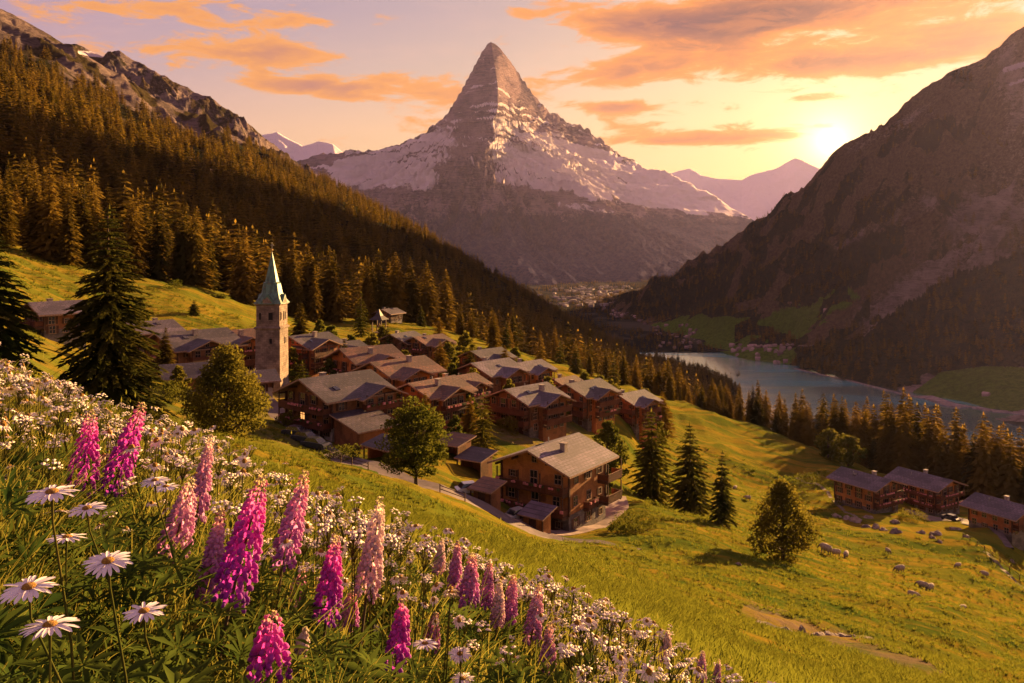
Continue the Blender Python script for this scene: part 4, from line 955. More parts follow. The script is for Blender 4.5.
C('chalet with long russet roof behind the big dark chalet', 398, 397, 160, 12, 13, 5.6, -42, wood=0, roof=2, storeys=2, cross=(-1.5, 7, 1.2))
C('chalet with glowing orange roof in the village middle', 366, 383, 178, 13, 12, 5.4, -50, wood=0, roof=2, storeys=2, cross=(1, 7, 1.0))
C('brick red chalet with flower balconies just right of the bell tower', 309, 374, 188, 11, 11, 6.8, -34, wood=2, roof=1, flowers=True, cross=(-1, 8.5, 1.0))
C('small pale gabled chalet right of the brick red chalet', 343, 360, 205, 8, 9, 4.6, -40, storeys=2, wood=0, roof=1, plaster=True, cross=(0, 5, .8))
C('sunlit orange chalet with stacked balconies at the top of the village', 428, 360, 236, 10, 11, 6.4, -38, wood=3, roof=2, flowers=True, cross=(0, 7.5, 1.2))
C('dark gabled chalet joined left of the sunlit orange chalet', 402, 362, 240, 12, 11, 5.2, -28, wood=1, roof=1, storeys=2)
C('chalet with low slate roof at the upper village edge below the meadow', 486, 376, 238, 12, 12, 5.0, -42, storeys=2, wood=2, roof=1, cross=(0, 7, 1))
C('long chalet with patched slate roof above the pointed fir', 490, 401, 192, 12.5, 12, 6.0, -42, wood=1, roof=3, storeys=2, cross=(1, 7, 1.4))
C('chalet with pale roof wedged between two larger slate roofs', 527, 392, 208, 10, 10, 5.4, -42, wood=0, roof=3, storeys=2, cross=(0, 6, 1))
C('small brown chalet with sunlit gable under the narrow spruce', 564, 394, 222, 8, 8, 4.4, -42, storeys=2, wood=0, roof=2, cross=(0, 5, .6))
C('chalet with mauve roof straight behind the large wooden house', 526, 432, 157, 11.5, 11, 6.0, -43, wood=1, roof=0, winf=4, cross=(1.2, 7.5, 1.2))
C('chalet with slate roof and balconies right of centre in the village', 583, 416, 185, 11.5, 11, 6.4, -44, wood=2, roof=1, cross=(0, 7.5, 1.2))
C('last chalet of the village toward the lake with reddish roof', 631, 416, 203, 10.5, 9.5, 6.2, -46, wood=2, roof=0, cross=(0, 6.5, 1.0))
C('long low chalet with broad slate roof left of the bell tower', 192, 368, 165, 14, 15, 5.2, -40, wood=1, roof=1, storeys=2, ov=1.8, cross=(-1, 8, 1))
C('chalet with rust red gable overlapping the bell tower', 232, 366, 172, 12, 11, 6.2, -42, wood=2, roof=2, flowers=True, cross=(0, 8, 1.2))
C('low barn roofed chalet beside the wide dark larch', 198, 399, 138, 8.5, 11, 3.8, -62, wood=1, roof=1, storeys=1, chim=0)
C('chalet roof glimpsed left of the tall dark spruce', 56, 354, 146, 9, 8, 4.4, -40, wood=1, roof=0, storeys=2)
C('chalet half hidden behind the tall dark spruce boughs', 150, 373, 175, 10, 9, 4.2, -40, wood=1, roof=0, storeys=2)
C('little white walled chapel annex at the foot of the bell tower', 249, 396, 150, 7, 8, 3.0, -60, wood=1, roof=3, storeys=1, balc=(), winf=2, wins=2, chim=0, plaster=True)
C('wooden house high on the meadow above the small belfry', 389, 322, 315, 8, 8, 3.8, -30, storeys=2, wood=0, roof=0)
C('brown chalet between the long chalet and the round leafy tree', 459, 412, 167, 8.5, 8.5, 4.4, -40, wood=2, roof=2, storeys=2, cross=(0, 5.5, .8))
# three chalets on the right slope
chalet('long wooden chalet with mauve roof on the open slope, left of the three', 866, 509, 205, 8.8, 11.0, 6.2, 30, 3, 19, 3, 0, 1.4, balc=('front',), winf=3, wins=4, win_sides=('front', 'left'), solar=True, flowers=True)
chalet('long wooden chalet with dark roof against the trees, middle of the three', 925, 505, 222, 10, 12.5, 7.0, 30, 3, 19, 0, 0, 1.8, balc=('front', 'left'), winf=4, wins=5, win_sides=('front', 'left'), flowers=True)
chalet('dark wooden chalet at the picture edge below the treeline', 1003, 535, 192, 9.5, 10.0, 4.8, 28, 2, 19, 2, 0, 1.4, balc=('front',), winf=3, wins=4, win_sides=('front', 'left'))

# ------------------------------------------------------------------ sheds, garages and small structures
def shed(label, px, pyb, Y, W_, D_, h0, h1_, yaw, roof=0, wood=1, name='wooden_shed', open_front=False):
    loc = P(px, pyb, Y); loc.z = h1(loc.x, loc.y); root = tag(empty(name, loc, R(yaw)), label, 'shed')
    x0, x1, y0, y1 = -W_ / 2, W_ / 2, -D_ / 2, D_ / 2; b = MB()
    if open_front:
        b.box(x0, x1, y1 - .15, y1, -3, h1_ - .1); b.box(x0, x0 + .15, y0 + .2, y1 - .151, -3, h0); b.box(x1 - .15, x1, y0 + .2, y1 - .151, -3, h0)
    else:
        b.add([(x0, y0, -3), (x1, y0, -3), (x1, y1, -3), (x0, y1, -3), (x0, y0, h0), (x1, y0, h0), (x1, y1, h1_), (x0, y1, h1_)], [(0, 3, 2, 1), (4, 5, 6, 7), (0, 1, 5, 4), (1, 2, 6, 5), (2, 3, 7, 6), (3, 0, 4, 7)])
    b.obj('wall', WOODS[wood], root)
    for sx in (-1, 1):
        p = MB(); p.box(sx * (W_ / 2 + .25) - .08, sx * (W_ / 2 + .25) + .08, y0 - .3, y0 - .14, -3, h0 - .02); p.obj('post', M_BEAM, root)
    k = (h1_ - h0) / D_; e = .6; za, zb = h0 - e * k + .05, h1_ + e * k + .05; r = MB()
    V8 = [(x0 - e, y0 - e, za), (x1 + e, y0 - e, za), (x1 + e, y1 + e, zb), (x0 - e, y1 + e, zb), (x0 - e, y0 - e, za + .18), (x1 + e, y0 - e, za + .18), (x1 + e, y1 + e, zb + .18), (x0 - e, y1 + e, zb + .18)]
    r.add(V8, [(4, 5, 6, 7)], 0); r.add(V8, [(0, 3, 2, 1), (0, 1, 5, 4), (1, 2, 6, 5), (2, 3, 7, 6), (3, 0, 4, 7)], 1)
    m_ = r.mesh('roof', [ROOFS[roof], M_FASC]); uv_slope(m_, .2); link('roof', m_, root)
    if not open_front:
        d = MB(); d.box(-.55, .55, y0 - .06, y0 + .02, .05, 2.0); d.obj('door', M_BEAM, root)
    return root
shed('small shed with dull slate roof leaning before the large wooden house', 537, 526, 107.5, 2.9, 1.9, 1.9, 2.5, -38, 3, 0)
shed('open garage with pink roof behind the grey car left of the large house', 476, 469, 122, 3.6, 3, 2.2, 2.8, -34, 1, 1, 'garage', True)
shed('low garage with rusty roof right of the round leafy tree', 455, 470, 126, 3.4, 3.4, 2.2, 2.8, -34, 2, 1, 'garage', True)
shed('little roadside hut with orange roof beside the large house', 487, 499, 107, 2.6, 2.2, 2.1, 2.6, -36, 2, 1, 'roadside_hut')
shed('log store with mossy roof below the big dark chalet', 385, 462, 113, 4.5, 2.6, 2.0, 2.6, -42, 1, 2, 'log_store', True)
# small timber belfry
loc = P(379, 348, 262); loc.z = h1(loc.x, loc.y); root = tag(empty('timber_belfry', loc, R(-20)), 'small open timber belfry with pointed cap above the village roofs', 'belfry')
b = MB(); b.box(-1.7, 1.7, -1.7, 1.7, -3, 3.4); b.obj('wall', WOODS[0], root)
for sx in (-1, 1):
    for sy in (-1, 1):
        p = MB(); p.box(sx * 1.5 - .16, sx * 1.5 + .16, sy * 1.5 - .16, sy * 1.5 + .16, 3.402, 7.4); p.obj('post', M_BEAM, root)
b = MB(); b.box(-1.8, 1.8, -1.8, 1.8, 3.403, 3.6); b.obj('floor', M_BEAM, root)
b = MB(); b.ring([[(x * 2.3, y * 2.3, 7.41) for x, y in ((-1, -1), (1, -1), (1, 1), (-1, 1))], [(x * 1.0, y * 1.0, 8.6) for x, y in ((-1, -1), (1, -1), (1, 1), (-1, 1))], [(x * .08, y * .08, 10.6) for x, y in ((-1, -1), (1, -1), (1, 1), (-1, 1))]]); b.obj('roof', ROOFS[1], root)
b = MB(); b.ring([[(math.cos(a) * r, math.sin(a) * r, z_) for a in [i * .785 for i in range(8)]] for r, z_ in ((.7, 5.0), (.62, 5.3), (.4, 5.9), (.12, 6.3))]); b.obj('bell', plain('bronze', (.25, .14, .05), None, 4, .4, metal=.8), root)

# ------------------------------------------------------------------ bell tower
TY = 160; loc = P(272, 388, TY); loc.z = h1(loc.x, loc.y) - .3
root = tag(empty('bell_tower', loc, R(-4)), 'slim square stone bell tower with green copper spire rising over the roofs', 'bell tower')
hz0 = (HOR - 303) / F * TY - loc.z          # eaves height
sx = 4.75 / 2
M_TW = stone_mat('tower_stone', (.33, .25, .195), (.21, .155, .125), .8, .42, .9)
m, t = newmat('green_copper'); co = t.n('ShaderNodeTexCoord').outputs['Object']
nz = t.noise(t.n('ShaderNodeMapping', {'Vector': co, 'Scale': (1.6, 1.6, .35)}).outputs[0], 1.6, 6, .7)
cc = t.mix(t.smooth(nz, .38, .62), (.10, .20, .155), (.05, .085, .07)); cc = t.mix(t.smooth(t.noise(co, .9, 5, .7), .58, .7), cc, (.22, .14, .09))
out(t, t.n('ShaderNodeBsdfPrincipled', {'Base Color': cc, 'Roughness': .5, 'Metallic': .25}).outputs[0]); M_CU = m
def sq(s, z_): return [(-s, -s, z_), (s, -s, z_), (s, s, z_), (-s, s, z_)]
zc_ = (HOR - 327) / F * TY - loc.z
b = MB(); b.ring([sq(sx * 1.12, -4), sq(sx * 1.10, .8), sq(sx * 1.0, 2.0), sq(sx * .965, zc_)]); b.obj('shaft', M_TW, root)
b = MB(); b.ring([sq(sx * .93, zc_ + .002), sq(sx * .925, hz0)]); b.obj('belfry_stage', M_TW, root)
b = MB(); b.ring([sq(sx * .99, zc_ - .25), sq(sx * 1.07, zc_ - .1), sq(sx * 1.07, zc_ + .12), sq(sx * .96, zc_ + .3)]); b.obj('string_course', M_TW, root)
b = MB(); b.ring([sq(sx * .95, hz0 - .35), sq(sx * 1.03, hz0 - .1), sq(sx * 1.03, hz0 - .01)]); b.obj('cornice', M_TW, root)
zt_ = (HOR - 252) / F * TY - loc.z; zm_ = (HOR - 283) / F * TY - loc.z
# gables on each side, lower bell-cast pyramid, ledge, slender spire
def octa(s, z_, c=.30):
    k = s * (1 - c); return [(-k, -s, z_), (k, -s, z_), (s, -k, z_), (s, k, z_), (k, s, z_), (-k, s, z_), (-s, k, z_), (-s, -k, z_)]
b = MB(); b.ring([octa(sx * 1.10, hz0 + .0, .04), octa(sx * .86, hz0 + .9, .12), octa(sx * .68, hz0 + 2.0, .25), octa(sx * .56, zm_ - .1, .3)]); sp_ = b.obj('spire', M_CU, root)
b = MB(); b.ring([octa(sx * .56, zm_ - .12), octa(sx * .58, zm_ + .02), octa(sx * .46, zm_ + .22), octa(sx * .24, zm_ + (zt_ - zm_) * .5), octa(.04, zt_)]); b.obj('spire_tip', M_CU, root)
for k in range(4):
    M = Matrix.Rotation(k * math.pi / 2, 4, 'Z'); g_ = MB(); w_ = sx * .62
    p = [(-w_, -sx * 1.06, hz0 - .1), (w_, -sx * 1.06, hz0 - .1), (0, -sx * 1.06, hz0 + 1.75), (0, -sx * .35, hz0 + 1.75)]
    q = [M @ Vector(x) for x in p]; g_.add(q, [(0, 1, 2), (1, 3, 2), (0, 2, 3), (0, 3, 1)]); g_.obj('gable', M_CU, root)
    g2 = MB(); p = [(-w_ * .72, -sx * 1.075, hz0 - .02), (w_ * .72, -sx * 1.075, hz0 - .02), (0, -sx * 1.075, hz0 + 1.25), (-w_ * .72, -sx * 1.05, hz0 - .02), (w_ * .72, -sx * 1.05, hz0 - .02), (0, -sx * 1.05, hz0 + 1.25)]
    g2.add([M @ Vector(x) for x in p], [(0, 1, 2), (3, 5, 4), (0, 3, 4, 1), (1, 4, 5, 2), (2, 5, 3, 0)]); g2.obj('tympanum', M_TW, root)
    zb = (HOR - 319) / F * TY - loc.z
    def opening(x, z_, w1, h_, y_):
        o = MB(); o.box(x - w1, x + w1, y_ - .05, y_ + .3, z_, z_ + h_, 0, M)
        fr = o.obj('belfry_opening', plain('dark_opening', (.015, .012, .012)) if 'dark_opening' not in bpy.data.materials else bpy.data.materials['dark_opening'], root)
        s = MB()
        for d_ in (-1, 1): s.box(x + d_ * (w1 + .07) - .07, x + d_ * (w1 + .07) + .07, y_ - .12, y_ + .1, z_, z_ + h_, 0, M)
        s.box(x - w1 - .2, x + w1 + .2, y_ - .16, y_ + .1, z_ - .14, z_ - .002, 0, M); s.box(x - w1 - .14, x + w1 + .14, y_ - .12, y_ + .1, z_ + h_ + .002, z_ + h_ + .14, 0, M)
        s.obj('surround', M_TW, fr)
    opening(.55, zb, .42, 1.35, -sx * .93); opening(-1.45, zb + .05, .2, 1.25, -sx * .93)
    opening(.62, zb - 4.4, .26, .95, -sx * .975)
b = MB(); b.tube([(0, 0, zt_ - .1), (0, 0, zt_ + 1.8)], .04, 6); b.box(-.35, .35, -.03, .03, zt_ + 1.25, zt_ + 1.33); b.obj('cross', M_METAL, root)
b = MB(); b.ring([[(math.cos(a) * r, math.sin(a) * r, zt_ + .35 + z_) for a in [i * .785 for i in range(8)]] for r, z_ in ((.05, -.24), (.2, -.12), (.24, 0), (.2, .12), (.05, .24))]); b.obj('finial_ball', plain('gilt', (.6, .4, .12), None, 4, .3, metal=.9), root)

# ------------------------------------------------------------------ lane and paved yards
M_ROAD = plain('lane_asphalt', (.13, .10, .105), (.09, .07, .075), .8, .85, .3, 12)
M_KERB = plain('lane_edge', (.17, .14, .11), (.11, .09, .07), 2, .9)
def ribbon(name, ctr, width, mat, lift=.10, kind='structure', n=14, thick=.5):
    pts = []
    for i in range(len(ctr) - 1):
        for k in range(n): t_ = k / n; pts.append([ctr[i][j] * (1 - t_) + ctr[i + 1][j] * t_ for j in range(len(ctr[i]))])
    pts.append(list(ctr[-1])); c = np.array([[(p[0] - 512) / F * p[1], p[1], (p[2] if len(p) > 2 else width)] for p in pts])
    for _ in range(6): c[1:-1] = (c[:-2] + 2 * c[1:-1] + c[2:]) / 4
    d = np.gradient(c[:, :2], axis=0); d /= np.linalg.norm(d, axis=1)[:, None]; nrm = np.stack([-d[:, 1], d[:, 0]], 1)
    m_ = 7; V = []
    for j in range(m_):
        s = (j / (m_ - 1) - .5); q = c[:, :2] + nrm * (c[:, 2:3] * s); V.append(np.c_[q, H(q[:, 0], q[:, 1])])
    V = np.array(V); zmean = V[..., 2].mean(0); V[..., 2] = np.maximum(V[..., 2], zmean) * .5 + zmean * .5 + lift
    lo = V[[0, -1]].copy(); lo[..., 2] -= thick
    VV = np.concatenate([lo[:1], V, lo[1:]]); 
    me = npmesh(name, VV.reshape(-1, 3), grid_faces(len(VV), VV.shape[1]), mat, False)
    return tag(link(name, me), kind=kind)
ribbon('village_lane', [(262, 150, 3.0), (283, 131, 3.2), (300, 121, 3.6), (350, 108, 3.8), (400, 103.5, 3.6), (440, 101, 3.6), (478, 101.5, 5.0), (520, 101.5, 3.8), (552, 101.5, 2.6), (585, 100, 1.2), (640, 96, .7)], 3.5, M_ROAD, .16)
ribbon('house_yard_paving', [(512, 109, 3), (520, 107, 4), (560, 108.5, 3), (590, 114, 3.4), (614, 124, 4.5), (616, 132, 3)], 4, plain('yard_paving', (.25, .18, .175), (.17, .125, .12), .9, .85, .2, 9), .20)
ribbon('chalet_forecourt', [(905, 205, 3), (935, 202, 5), (957, 200, 6), (985, 195, 2.5), (1010, 180, 1.5)], 4, M_ROAD, .2)
ribbon('slope_path', [(795, 232, .9), (822, 222, 1.0), (838, 205, .8), (860, 186, .8)], 1, M_KERB, .08)
ribbon('meadow_path', [(985, 168, .8), (1010, 158, .8), (1040, 150, .8)], 1, M_KERB, .08)

# ------------------------------------------------------------------ cars
def car_meshes(paint):
    b = MB(); L_, w_ = 4.3, .86
    prof = [(-2.15, .35), (-2.12, .78), (-1.75, .92), (-.95, .98), (.95, .98), (1.8, .93), (2.12, .74), (2.15, .35)]
    b.ring([[(-w_ * .97, x, z_) for x, z_ in prof], [(-w_, x, z_ * .97) for x, z_ in prof], [(w_, x, z_ * .97) for x, z_ in prof], [(w_ * .97, x, z_) for x, z_ in prof]])
    body = b.mesh('body', paint)
    c = MB(); c.ring([[(-.74, -1.55, .95), (.74, -1.55, .95), (.74, 1.15, .95), (-.74, 1.15, .95)], [(-.60, -1.15, 1.42), (.60, -1.15, 1.42), (.60, .45, 1.42), (-.60, .45, 1.42)]]); glass = c.mesh('windows', M_GLASS)
    r = MB(); r.box(-.6, .6, -1.13, .42, 1.421, 1.47); roof_ = r.mesh('roof', paint)
    wh = MB(); wh.ring([[(x, math.cos(a) * .31, math.sin(a) * .31) for a in [i * math.pi / 7 for i in range(14)]] for x in (-.1, .1)]); wheel = wh.mesh('wheel', plain('tyre', (.03, .03, .03)) if 'tyre' not in bpy.data.materials else bpy.data.materials['tyre'])
    hl = MB(); hl.box(-.14, .14, -.03, .03, -.07, .07); head = hl.mesh('headlight', M_TRIM)
    return body, glass, roof_, wheel, head
def car(label, px, pyb, Y, yaw, paint):
    loc = P(px, pyb, Y); loc.z = h1(loc.x, loc.y) + .18; root = tag(empty('parked_car', loc, R(yaw)), label, 'car'); body, glass, rf_, wheel, head = CARS[paint]
    link('body', body, root); link('windows', glass, root); link('roof', rf_, root)
    for x in (-.8, .8):
        for y in (-1.35, 1.35): link('wheel', wheel, root, (x, y, .31))
    for x in (-.62, .62): link('headlight', head, root, (x, -2.14, .66))
def paint(name, c): m_, t_ = newmat(name); out(t_, t_.n('ShaderNodeBsdfPrincipled', {'Base Color': (*c, 1), 'Roughness': .3, 'Coat Weight': .5}).outputs[0]); return m_
CARS = {'dark': car_meshes(paint('dark_paint', (.03, .035, .045))), 'grey': car_meshes(paint('grey_paint', (.30, .29, .31))), 'white': car_meshes(paint('white_paint', (.62, .60, .6)))}
car('dark car parked nearest the lane end before the big dark chalet', 297, 431, 119.5, -118, 'dark')
car('dark green car parked second before the big dark chalet', 306, 437, 117, -122, 'dark')
car('black car partly under the eaves of the big dark chalet', 316, 441, 115, -120, 'dark')
car('grey car parked between the shed and the large wooden house', 519, 517, 109.0, -50, 'grey')
car('small white car beside the roadside hut', 471, 492, 108.5, -70, 'white')
car('dark car at the forecourt between the right slope chalets', 950, 520, 200, 30, 'dark')

# ------------------------------------------------------------------ fences, hedges
def fence(label, pts, name='wooden_fence', hgt=1.0, step=2.2):
    W3 = [onground(px, Y) for px, Y in pts]; root = tag(empty(name, W3[0]), label, 'fence'); o0 = W3[0]; tops_ = []
    for a, b_ in zip(W3[:-1], W3[1:]):
        n = max(1, int((b_ - a).length / step))
        for i in range(n):
            p = a.lerp(b_, i / n); p.z = h1(p.x, p.y); q = p - o0; tops_.append(q); pb = MB(); pb.box(q.x - .06, q.x + .06, q.y - .06, q.y + .06, q.z - .4, q.z + hgt); pb.obj('post', M_BEAM, root)
    for zf in (.45, .85):
        rb_ = MB(); rb_.tube([q + Vector((0, -.09, hgt * zf)) for q in tops_], .045, 4); rb_.obj('rail', M_BEAM, root)
fence('low wooden fence along the lane below the big dark chalet', [(330, 109.5), (352, 105), (385, 102)])
fence('wooden fence beside the lane near the round leafy tree', [(440, 98.8), (465, 98.4), (476, 98.6)])
fence('old rail fence running down the slope left of the right hand chalets', [(770, 228), (800, 222), (822, 216)])
fence('thin fence along the meadow path below the right hand chalets', [(963, 176), (1000, 164), (1030, 156)])
def bush(label, px, Y, w_, h_, seed, mat=None, name='bush', group=None):
    c, _ = broad_mesh(seed, h_, w_ / 2, h_ / 2, h_ * .45, 22, 60, .14, mat or M_LEAF, .1); o = link(name, c, None, onground(px, Y)); tag(o, label, 'bush', group)
bl = [('rounded bush at the lane bend below the bell tower', 287, 127, 3.5, 2), ('dark hedge bush before the big dark chalet', 345, 111, 5, 1.6), ('bush at the corner of the large house terrace', 640, 112, 6, 2), ('low bush beside the log store', 398, 112, 4, 2),
      ('bush growing on the bank under the large house', 625, 108, 5, 1.6), ('dark shrub below the left slope chalet balcony', 842, 207, 6, 2), ('dark shrub under the middle slope chalet', 912, 196, 7, 2.5), ('shrubby hedge at the rail fence on the right meadow', 808, 226, 9, 2.6),
      ('yellow bush behind the bell tower base', 294, 165, 4, 3.5), ('bush between the roofs behind the pointed fir', 508, 150, 5, 3), ('green bush at the foot of the narrow dark fir', 446, 150, 5, 3), ('bush on the upper meadow beside the forest', 175, 245, 5, 3),
      ('small bush below the last chalet of the village', 648, 180, 5, 2.5), ('leafy bush left of the wide dark larch', 190, 98, 5, 3), ('bush in the yard behind the low barn roofed chalet', 170, 120, 6, 3.5), ('garden bush below the chalet behind the leafy tree', 452, 130, 4, 2.5), ('garden bush beside the sunlit orange chalet', 450, 215, 5, 3)]
for i, (lb, px, Y, w_, h_) in enumerate(bl): bush(lb, px, Y, w_, h_, 400 + i, M_LARCH if i % 3 == 0 else M_LEAF)

# small trees growing between the chalets, as many copies of a few crowns
BUSH = [broad_mesh(500 + i, 1.0, .36, .5, .52, 26, 60, .055, (M_LARCH, M_LEAF)[i % 2], .45)[0] for i in range(4)]
BT = trunk_mesh('trunk', .6, .03)
for v in BT.vertices:
    if v.co.z < 0: v.co.z = -.08
g = np.random.default_rng(31)
vt = [(178, 128, 5), (165, 150, 6), (293, 178, 6), (330, 175, 5), (345, 185, 6), (352, 215, 7), (372, 215, 8), (366, 160, 4.5), (405, 205, 6), (417, 180, 6), (440, 205, 7), (452, 190, 6), (449, 225, 8), (470, 215, 6), (473, 175, 7), (466, 146, 6), (470, 138, 5), (455, 133, 4.5), (510, 175, 6), (505, 222, 7), (548, 190, 6),
      (550, 170, 5), (545, 212, 6), (560, 176, 6), (600, 205, 7), (607, 190, 6), (612, 225, 8), (585, 235, 8), (540, 240, 8), (515, 255, 8), (655, 215, 8), (662, 235, 9), (645, 250, 9), (330, 215, 8), (300, 225, 8), (320, 235, 7), (383, 240, 8), (440, 245, 9), (465, 252, 9), (395, 142, 4.5), (425, 132, 5), (140, 190, 7), (110, 180, 7)]
for i, (px, Y, hh) in enumerate(vt):
    p = onground(px, Y, .1)
    if i % 3 == 1: copy_conifer(p, hh * 1.45, 'small fir squeezed between the chalets of the village', 'small firs between the chalets', 1.5)
    else: plant_tree('garden_tree', 'small leafy tree squeezed between the chalets of the village', 'tree', BUSH[i % 4], BT, p, hh, g.uniform(0, 6), 'small leafy trees between the chalets')
# ------------------------------------------------------------------ distant settlements
M_FW = plain('far_house_wall', (.30, .23, .20), (.20, .14, .12), .05, .9, randv=.8); M_FR = plain('far_house_roof', (.30, .20, .19), (.22, .15, .14), .05, .8, randv=.9)
def small_house(w_, l_, h_, r_):
    b = MB(); b.box(-w_ / 2, w_ / 2, -l_ / 2, l_ / 2, -4, h_, 0); x, y = w_ / 2 + .5, l_ / 2 + .5
    b.add([(-x, -y, h_ - .1), (x, -y, h_ - .1), (0, -y, h_ + r_), (-x, y, h_ - .1), (x, y, h_ - .1), (0, y, h_ + r_)], [(0, 1, 2), (3, 5, 4)], 0)
    b.add(b.v[-6:], [(1, 4, 5, 2), (0, 2, 5, 3), (0, 3, 4, 1)], 1); return b.mesh('distant_house', [M_FW, M_FR])
HM = [small_house(8, 10, 4, 2.8), small_house(9, 9, 5, 2.4), small_house(6, 8, 3.5, 2.4)]
def surf_z(grid, px, Y):
    Xg, Yg, Zg = grid[:3]; x = (px - 512) / F * Y; d = (Xg - x) ** 2 + (Yg - Y) ** 2; i = np.argmin(d); return x, Y, float(Zg.ravel()[i])
def hamlet(n, box, label, group, grid, seed, big=1.0):
    r = random.Random(seed)
    for i in range(n):
        (x0, y0), (x1, y1), sprd = box; t_ = r.random(); px = x0 + (x1 - x0) * t_; Yd = math.exp(math.log(y0) + (math.log(y1) - math.log(y0)) * t_) * (1 + r.uniform(-sprd, sprd))
        x, y_, z_ = surf_z(grid, px + r.uniform(-4, 4), Yd)
        if z_ < LZ + .8: z_ = LZ + 1
        o = link('distant_house', r.choice(HM), None, (x, y_, z_), r.uniform(0, 3.14)); s = r.uniform(.8, 1.25) * big; o.scale = (s, s, s); tag(o, label, 'house', group)
hamlet(42, ((732, 2060), (792, 1880), .035), 'small house of the village crowded on the far lake shore', 'houses of the lakeside village', RIGHT, 3)
hamlet(34, ((640, 2620), (700, 2330), .05), 'tiny house of the hamlet at the head of the lake', 'houses at the head of the lake', RIGHT, 4)
hamlet(22, ((598, 3400), (650, 2700), .05), 'tiny pale house of the hamlet on the valley floor', 'houses on the valley floor', VALLEY, 5, 1.2)
hamlet(12, ((655, 2200), (700, 2160), .03), 'tiny house near the bare bank at the lake end', 'houses near the lake end', VALLEY, 6)
for px, Y, lb in [(826, 2020, 'lone far farmhouse on the green slope across the lake'), (700, 2550, 'lone far barn on the pasture above the lake village'), (986, 1420, 'lone pale hut on the grassy far shore'), (790, 2250, 'far barn high on the shaded pasture across the lake')]:
    x, y_, z_ = surf_z(RIGHT, px, Y); o = link('distant_house', HM[0], None, (x, y_, z_), .6); tag(o, lb, 'house')
b = MB(); r = random.Random(12)
for i in range(240):
    px = r.gauss(605, 26); Y = math.exp(r.uniform(math.log(3500), math.log(5200)))
    if px < 540 or px > 680: continue
    x = (px - 512) / F * Y; s = r.uniform(7, 13); M = Matrix.Translation((x, Y, LZ + 5)) @ Matrix.Rotation(r.uniform(0, 3), 4, 'Z'); b.box(-s, s, -s * .7, s * .7, -4, r.uniform(7, 14), 0, M)
tag(b.obj('faraway_town', plain('faraway_town', (.34, .28, .28), (.18, .15, .15), .02, .9)), 'hazy pale town on the valley floor at the foot of the peak', kind='stuff')
# shore road, quays and the islet
M_PALE = plain('pale_gravel', (.30, .22, .21), (.16, .12, .12), .1, .9)
def strip3(name, pts, w_, mat, th=1.5, label=None, cat=None, kind=None):
    b = MB(); q = [Vector(((px - 512) / F * Y, Y, z_)) for px, Y, z_ in pts]
    for a, c_ in zip(q[:-1], q[1:]):
        d_ = (c_ - a).normalized(); n_ = Vector((-d_.y, d_.x, 0)).normalized() * w_ / 2; b.add([a - n_, a + n_, c_ + n_, c_ - n_, a - n_ - Vector((0, 0, th)), a + n_ - Vector((0, 0, th)), c_ + n_ - Vector((0, 0, th)), c_ - n_ - Vector((0, 0, th))], [(0, 3, 2, 1), (0, 1, 5, 4), (1, 2, 6, 5), (2, 3, 7, 6), (3, 0, 4, 7)])
    return tag(b.obj(name, mat), label, cat, None, kind)
strip3('shore_path', [(795, 1800, LZ + 1.5), (850, 1640, LZ + 1.6), (900, 1500, LZ + 1.7), (930, 1440, LZ + 1.6), (975, 1370, LZ + 1.5), (1040, 1300, LZ + 1.6)], 5, M_PALE, 4, kind='structure')
strip3('stone_quay', [(925, 1470, LZ + 2.2), (948, 1400, LZ + 2.0), (962, 1375, LZ + 2)], 26, M_PALE, 5, 'pale stone quay jutting from the far shore road', 'quay')
strip3('boat_jetty', [(975, 1372, LZ + 1.4), (992, 1345, LZ + 1.4), (1008, 1335, LZ + 1.3)], 14, M_PALE, 4, 'long pinkish boat jetty on the far lake shore', 'jetty')
def mound(name, px, Y, rx, ry, hgt, mat, label=None, cat=None, kind=None, seed=1):
    x = (px - 512) / F * Y; n = 24; rings = []
    for r_, z_ in ((1, -2), (.9, .3), (.6, hgt * .8), (.25, hgt)): rings.append([(x + math.cos(a) * rx * r_ * (1 + .18 * math.sin(3 * a + seed)), Y + math.sin(a) * ry * r_, LZ + z_) for a in [i * 2 * math.pi / n for i in range(n)]])
    b = MB(); b.ring(rings); return tag(b.obj(name, mat, None, True), label, cat, None, kind)
mound('gravel_bank', 690, 1640, 62, 26, 1.4, M_PALE, kind='structure')
mound('lake_islet', 725, 1560, 17, 9, 2, plain('islet_ground', (.07, .07, .03), (.12, .09, .06), .1), kind='structure', seed=3)
for px, Y, hh in [(722, 1562, 14), (727, 1558, 17), (731, 1562, 10)]:
    c, _ = broad_mesh(int(px), hh, hh * .4, hh * .45, hh * .55, 16, 30, 1.2, M_SPR, .2); plant_tree('islet_tree', {722: 'left bushy tree on the tiny lake islet', 727: 'tallest bushy tree on the tiny lake islet', 731: 'lowest bushy tree on the tiny lake islet'}[px], 'tree', c, trunk_mesh('trunk', hh * .6, .3), Vector(((px - 512) / F * Y, Y, LZ + 1)))

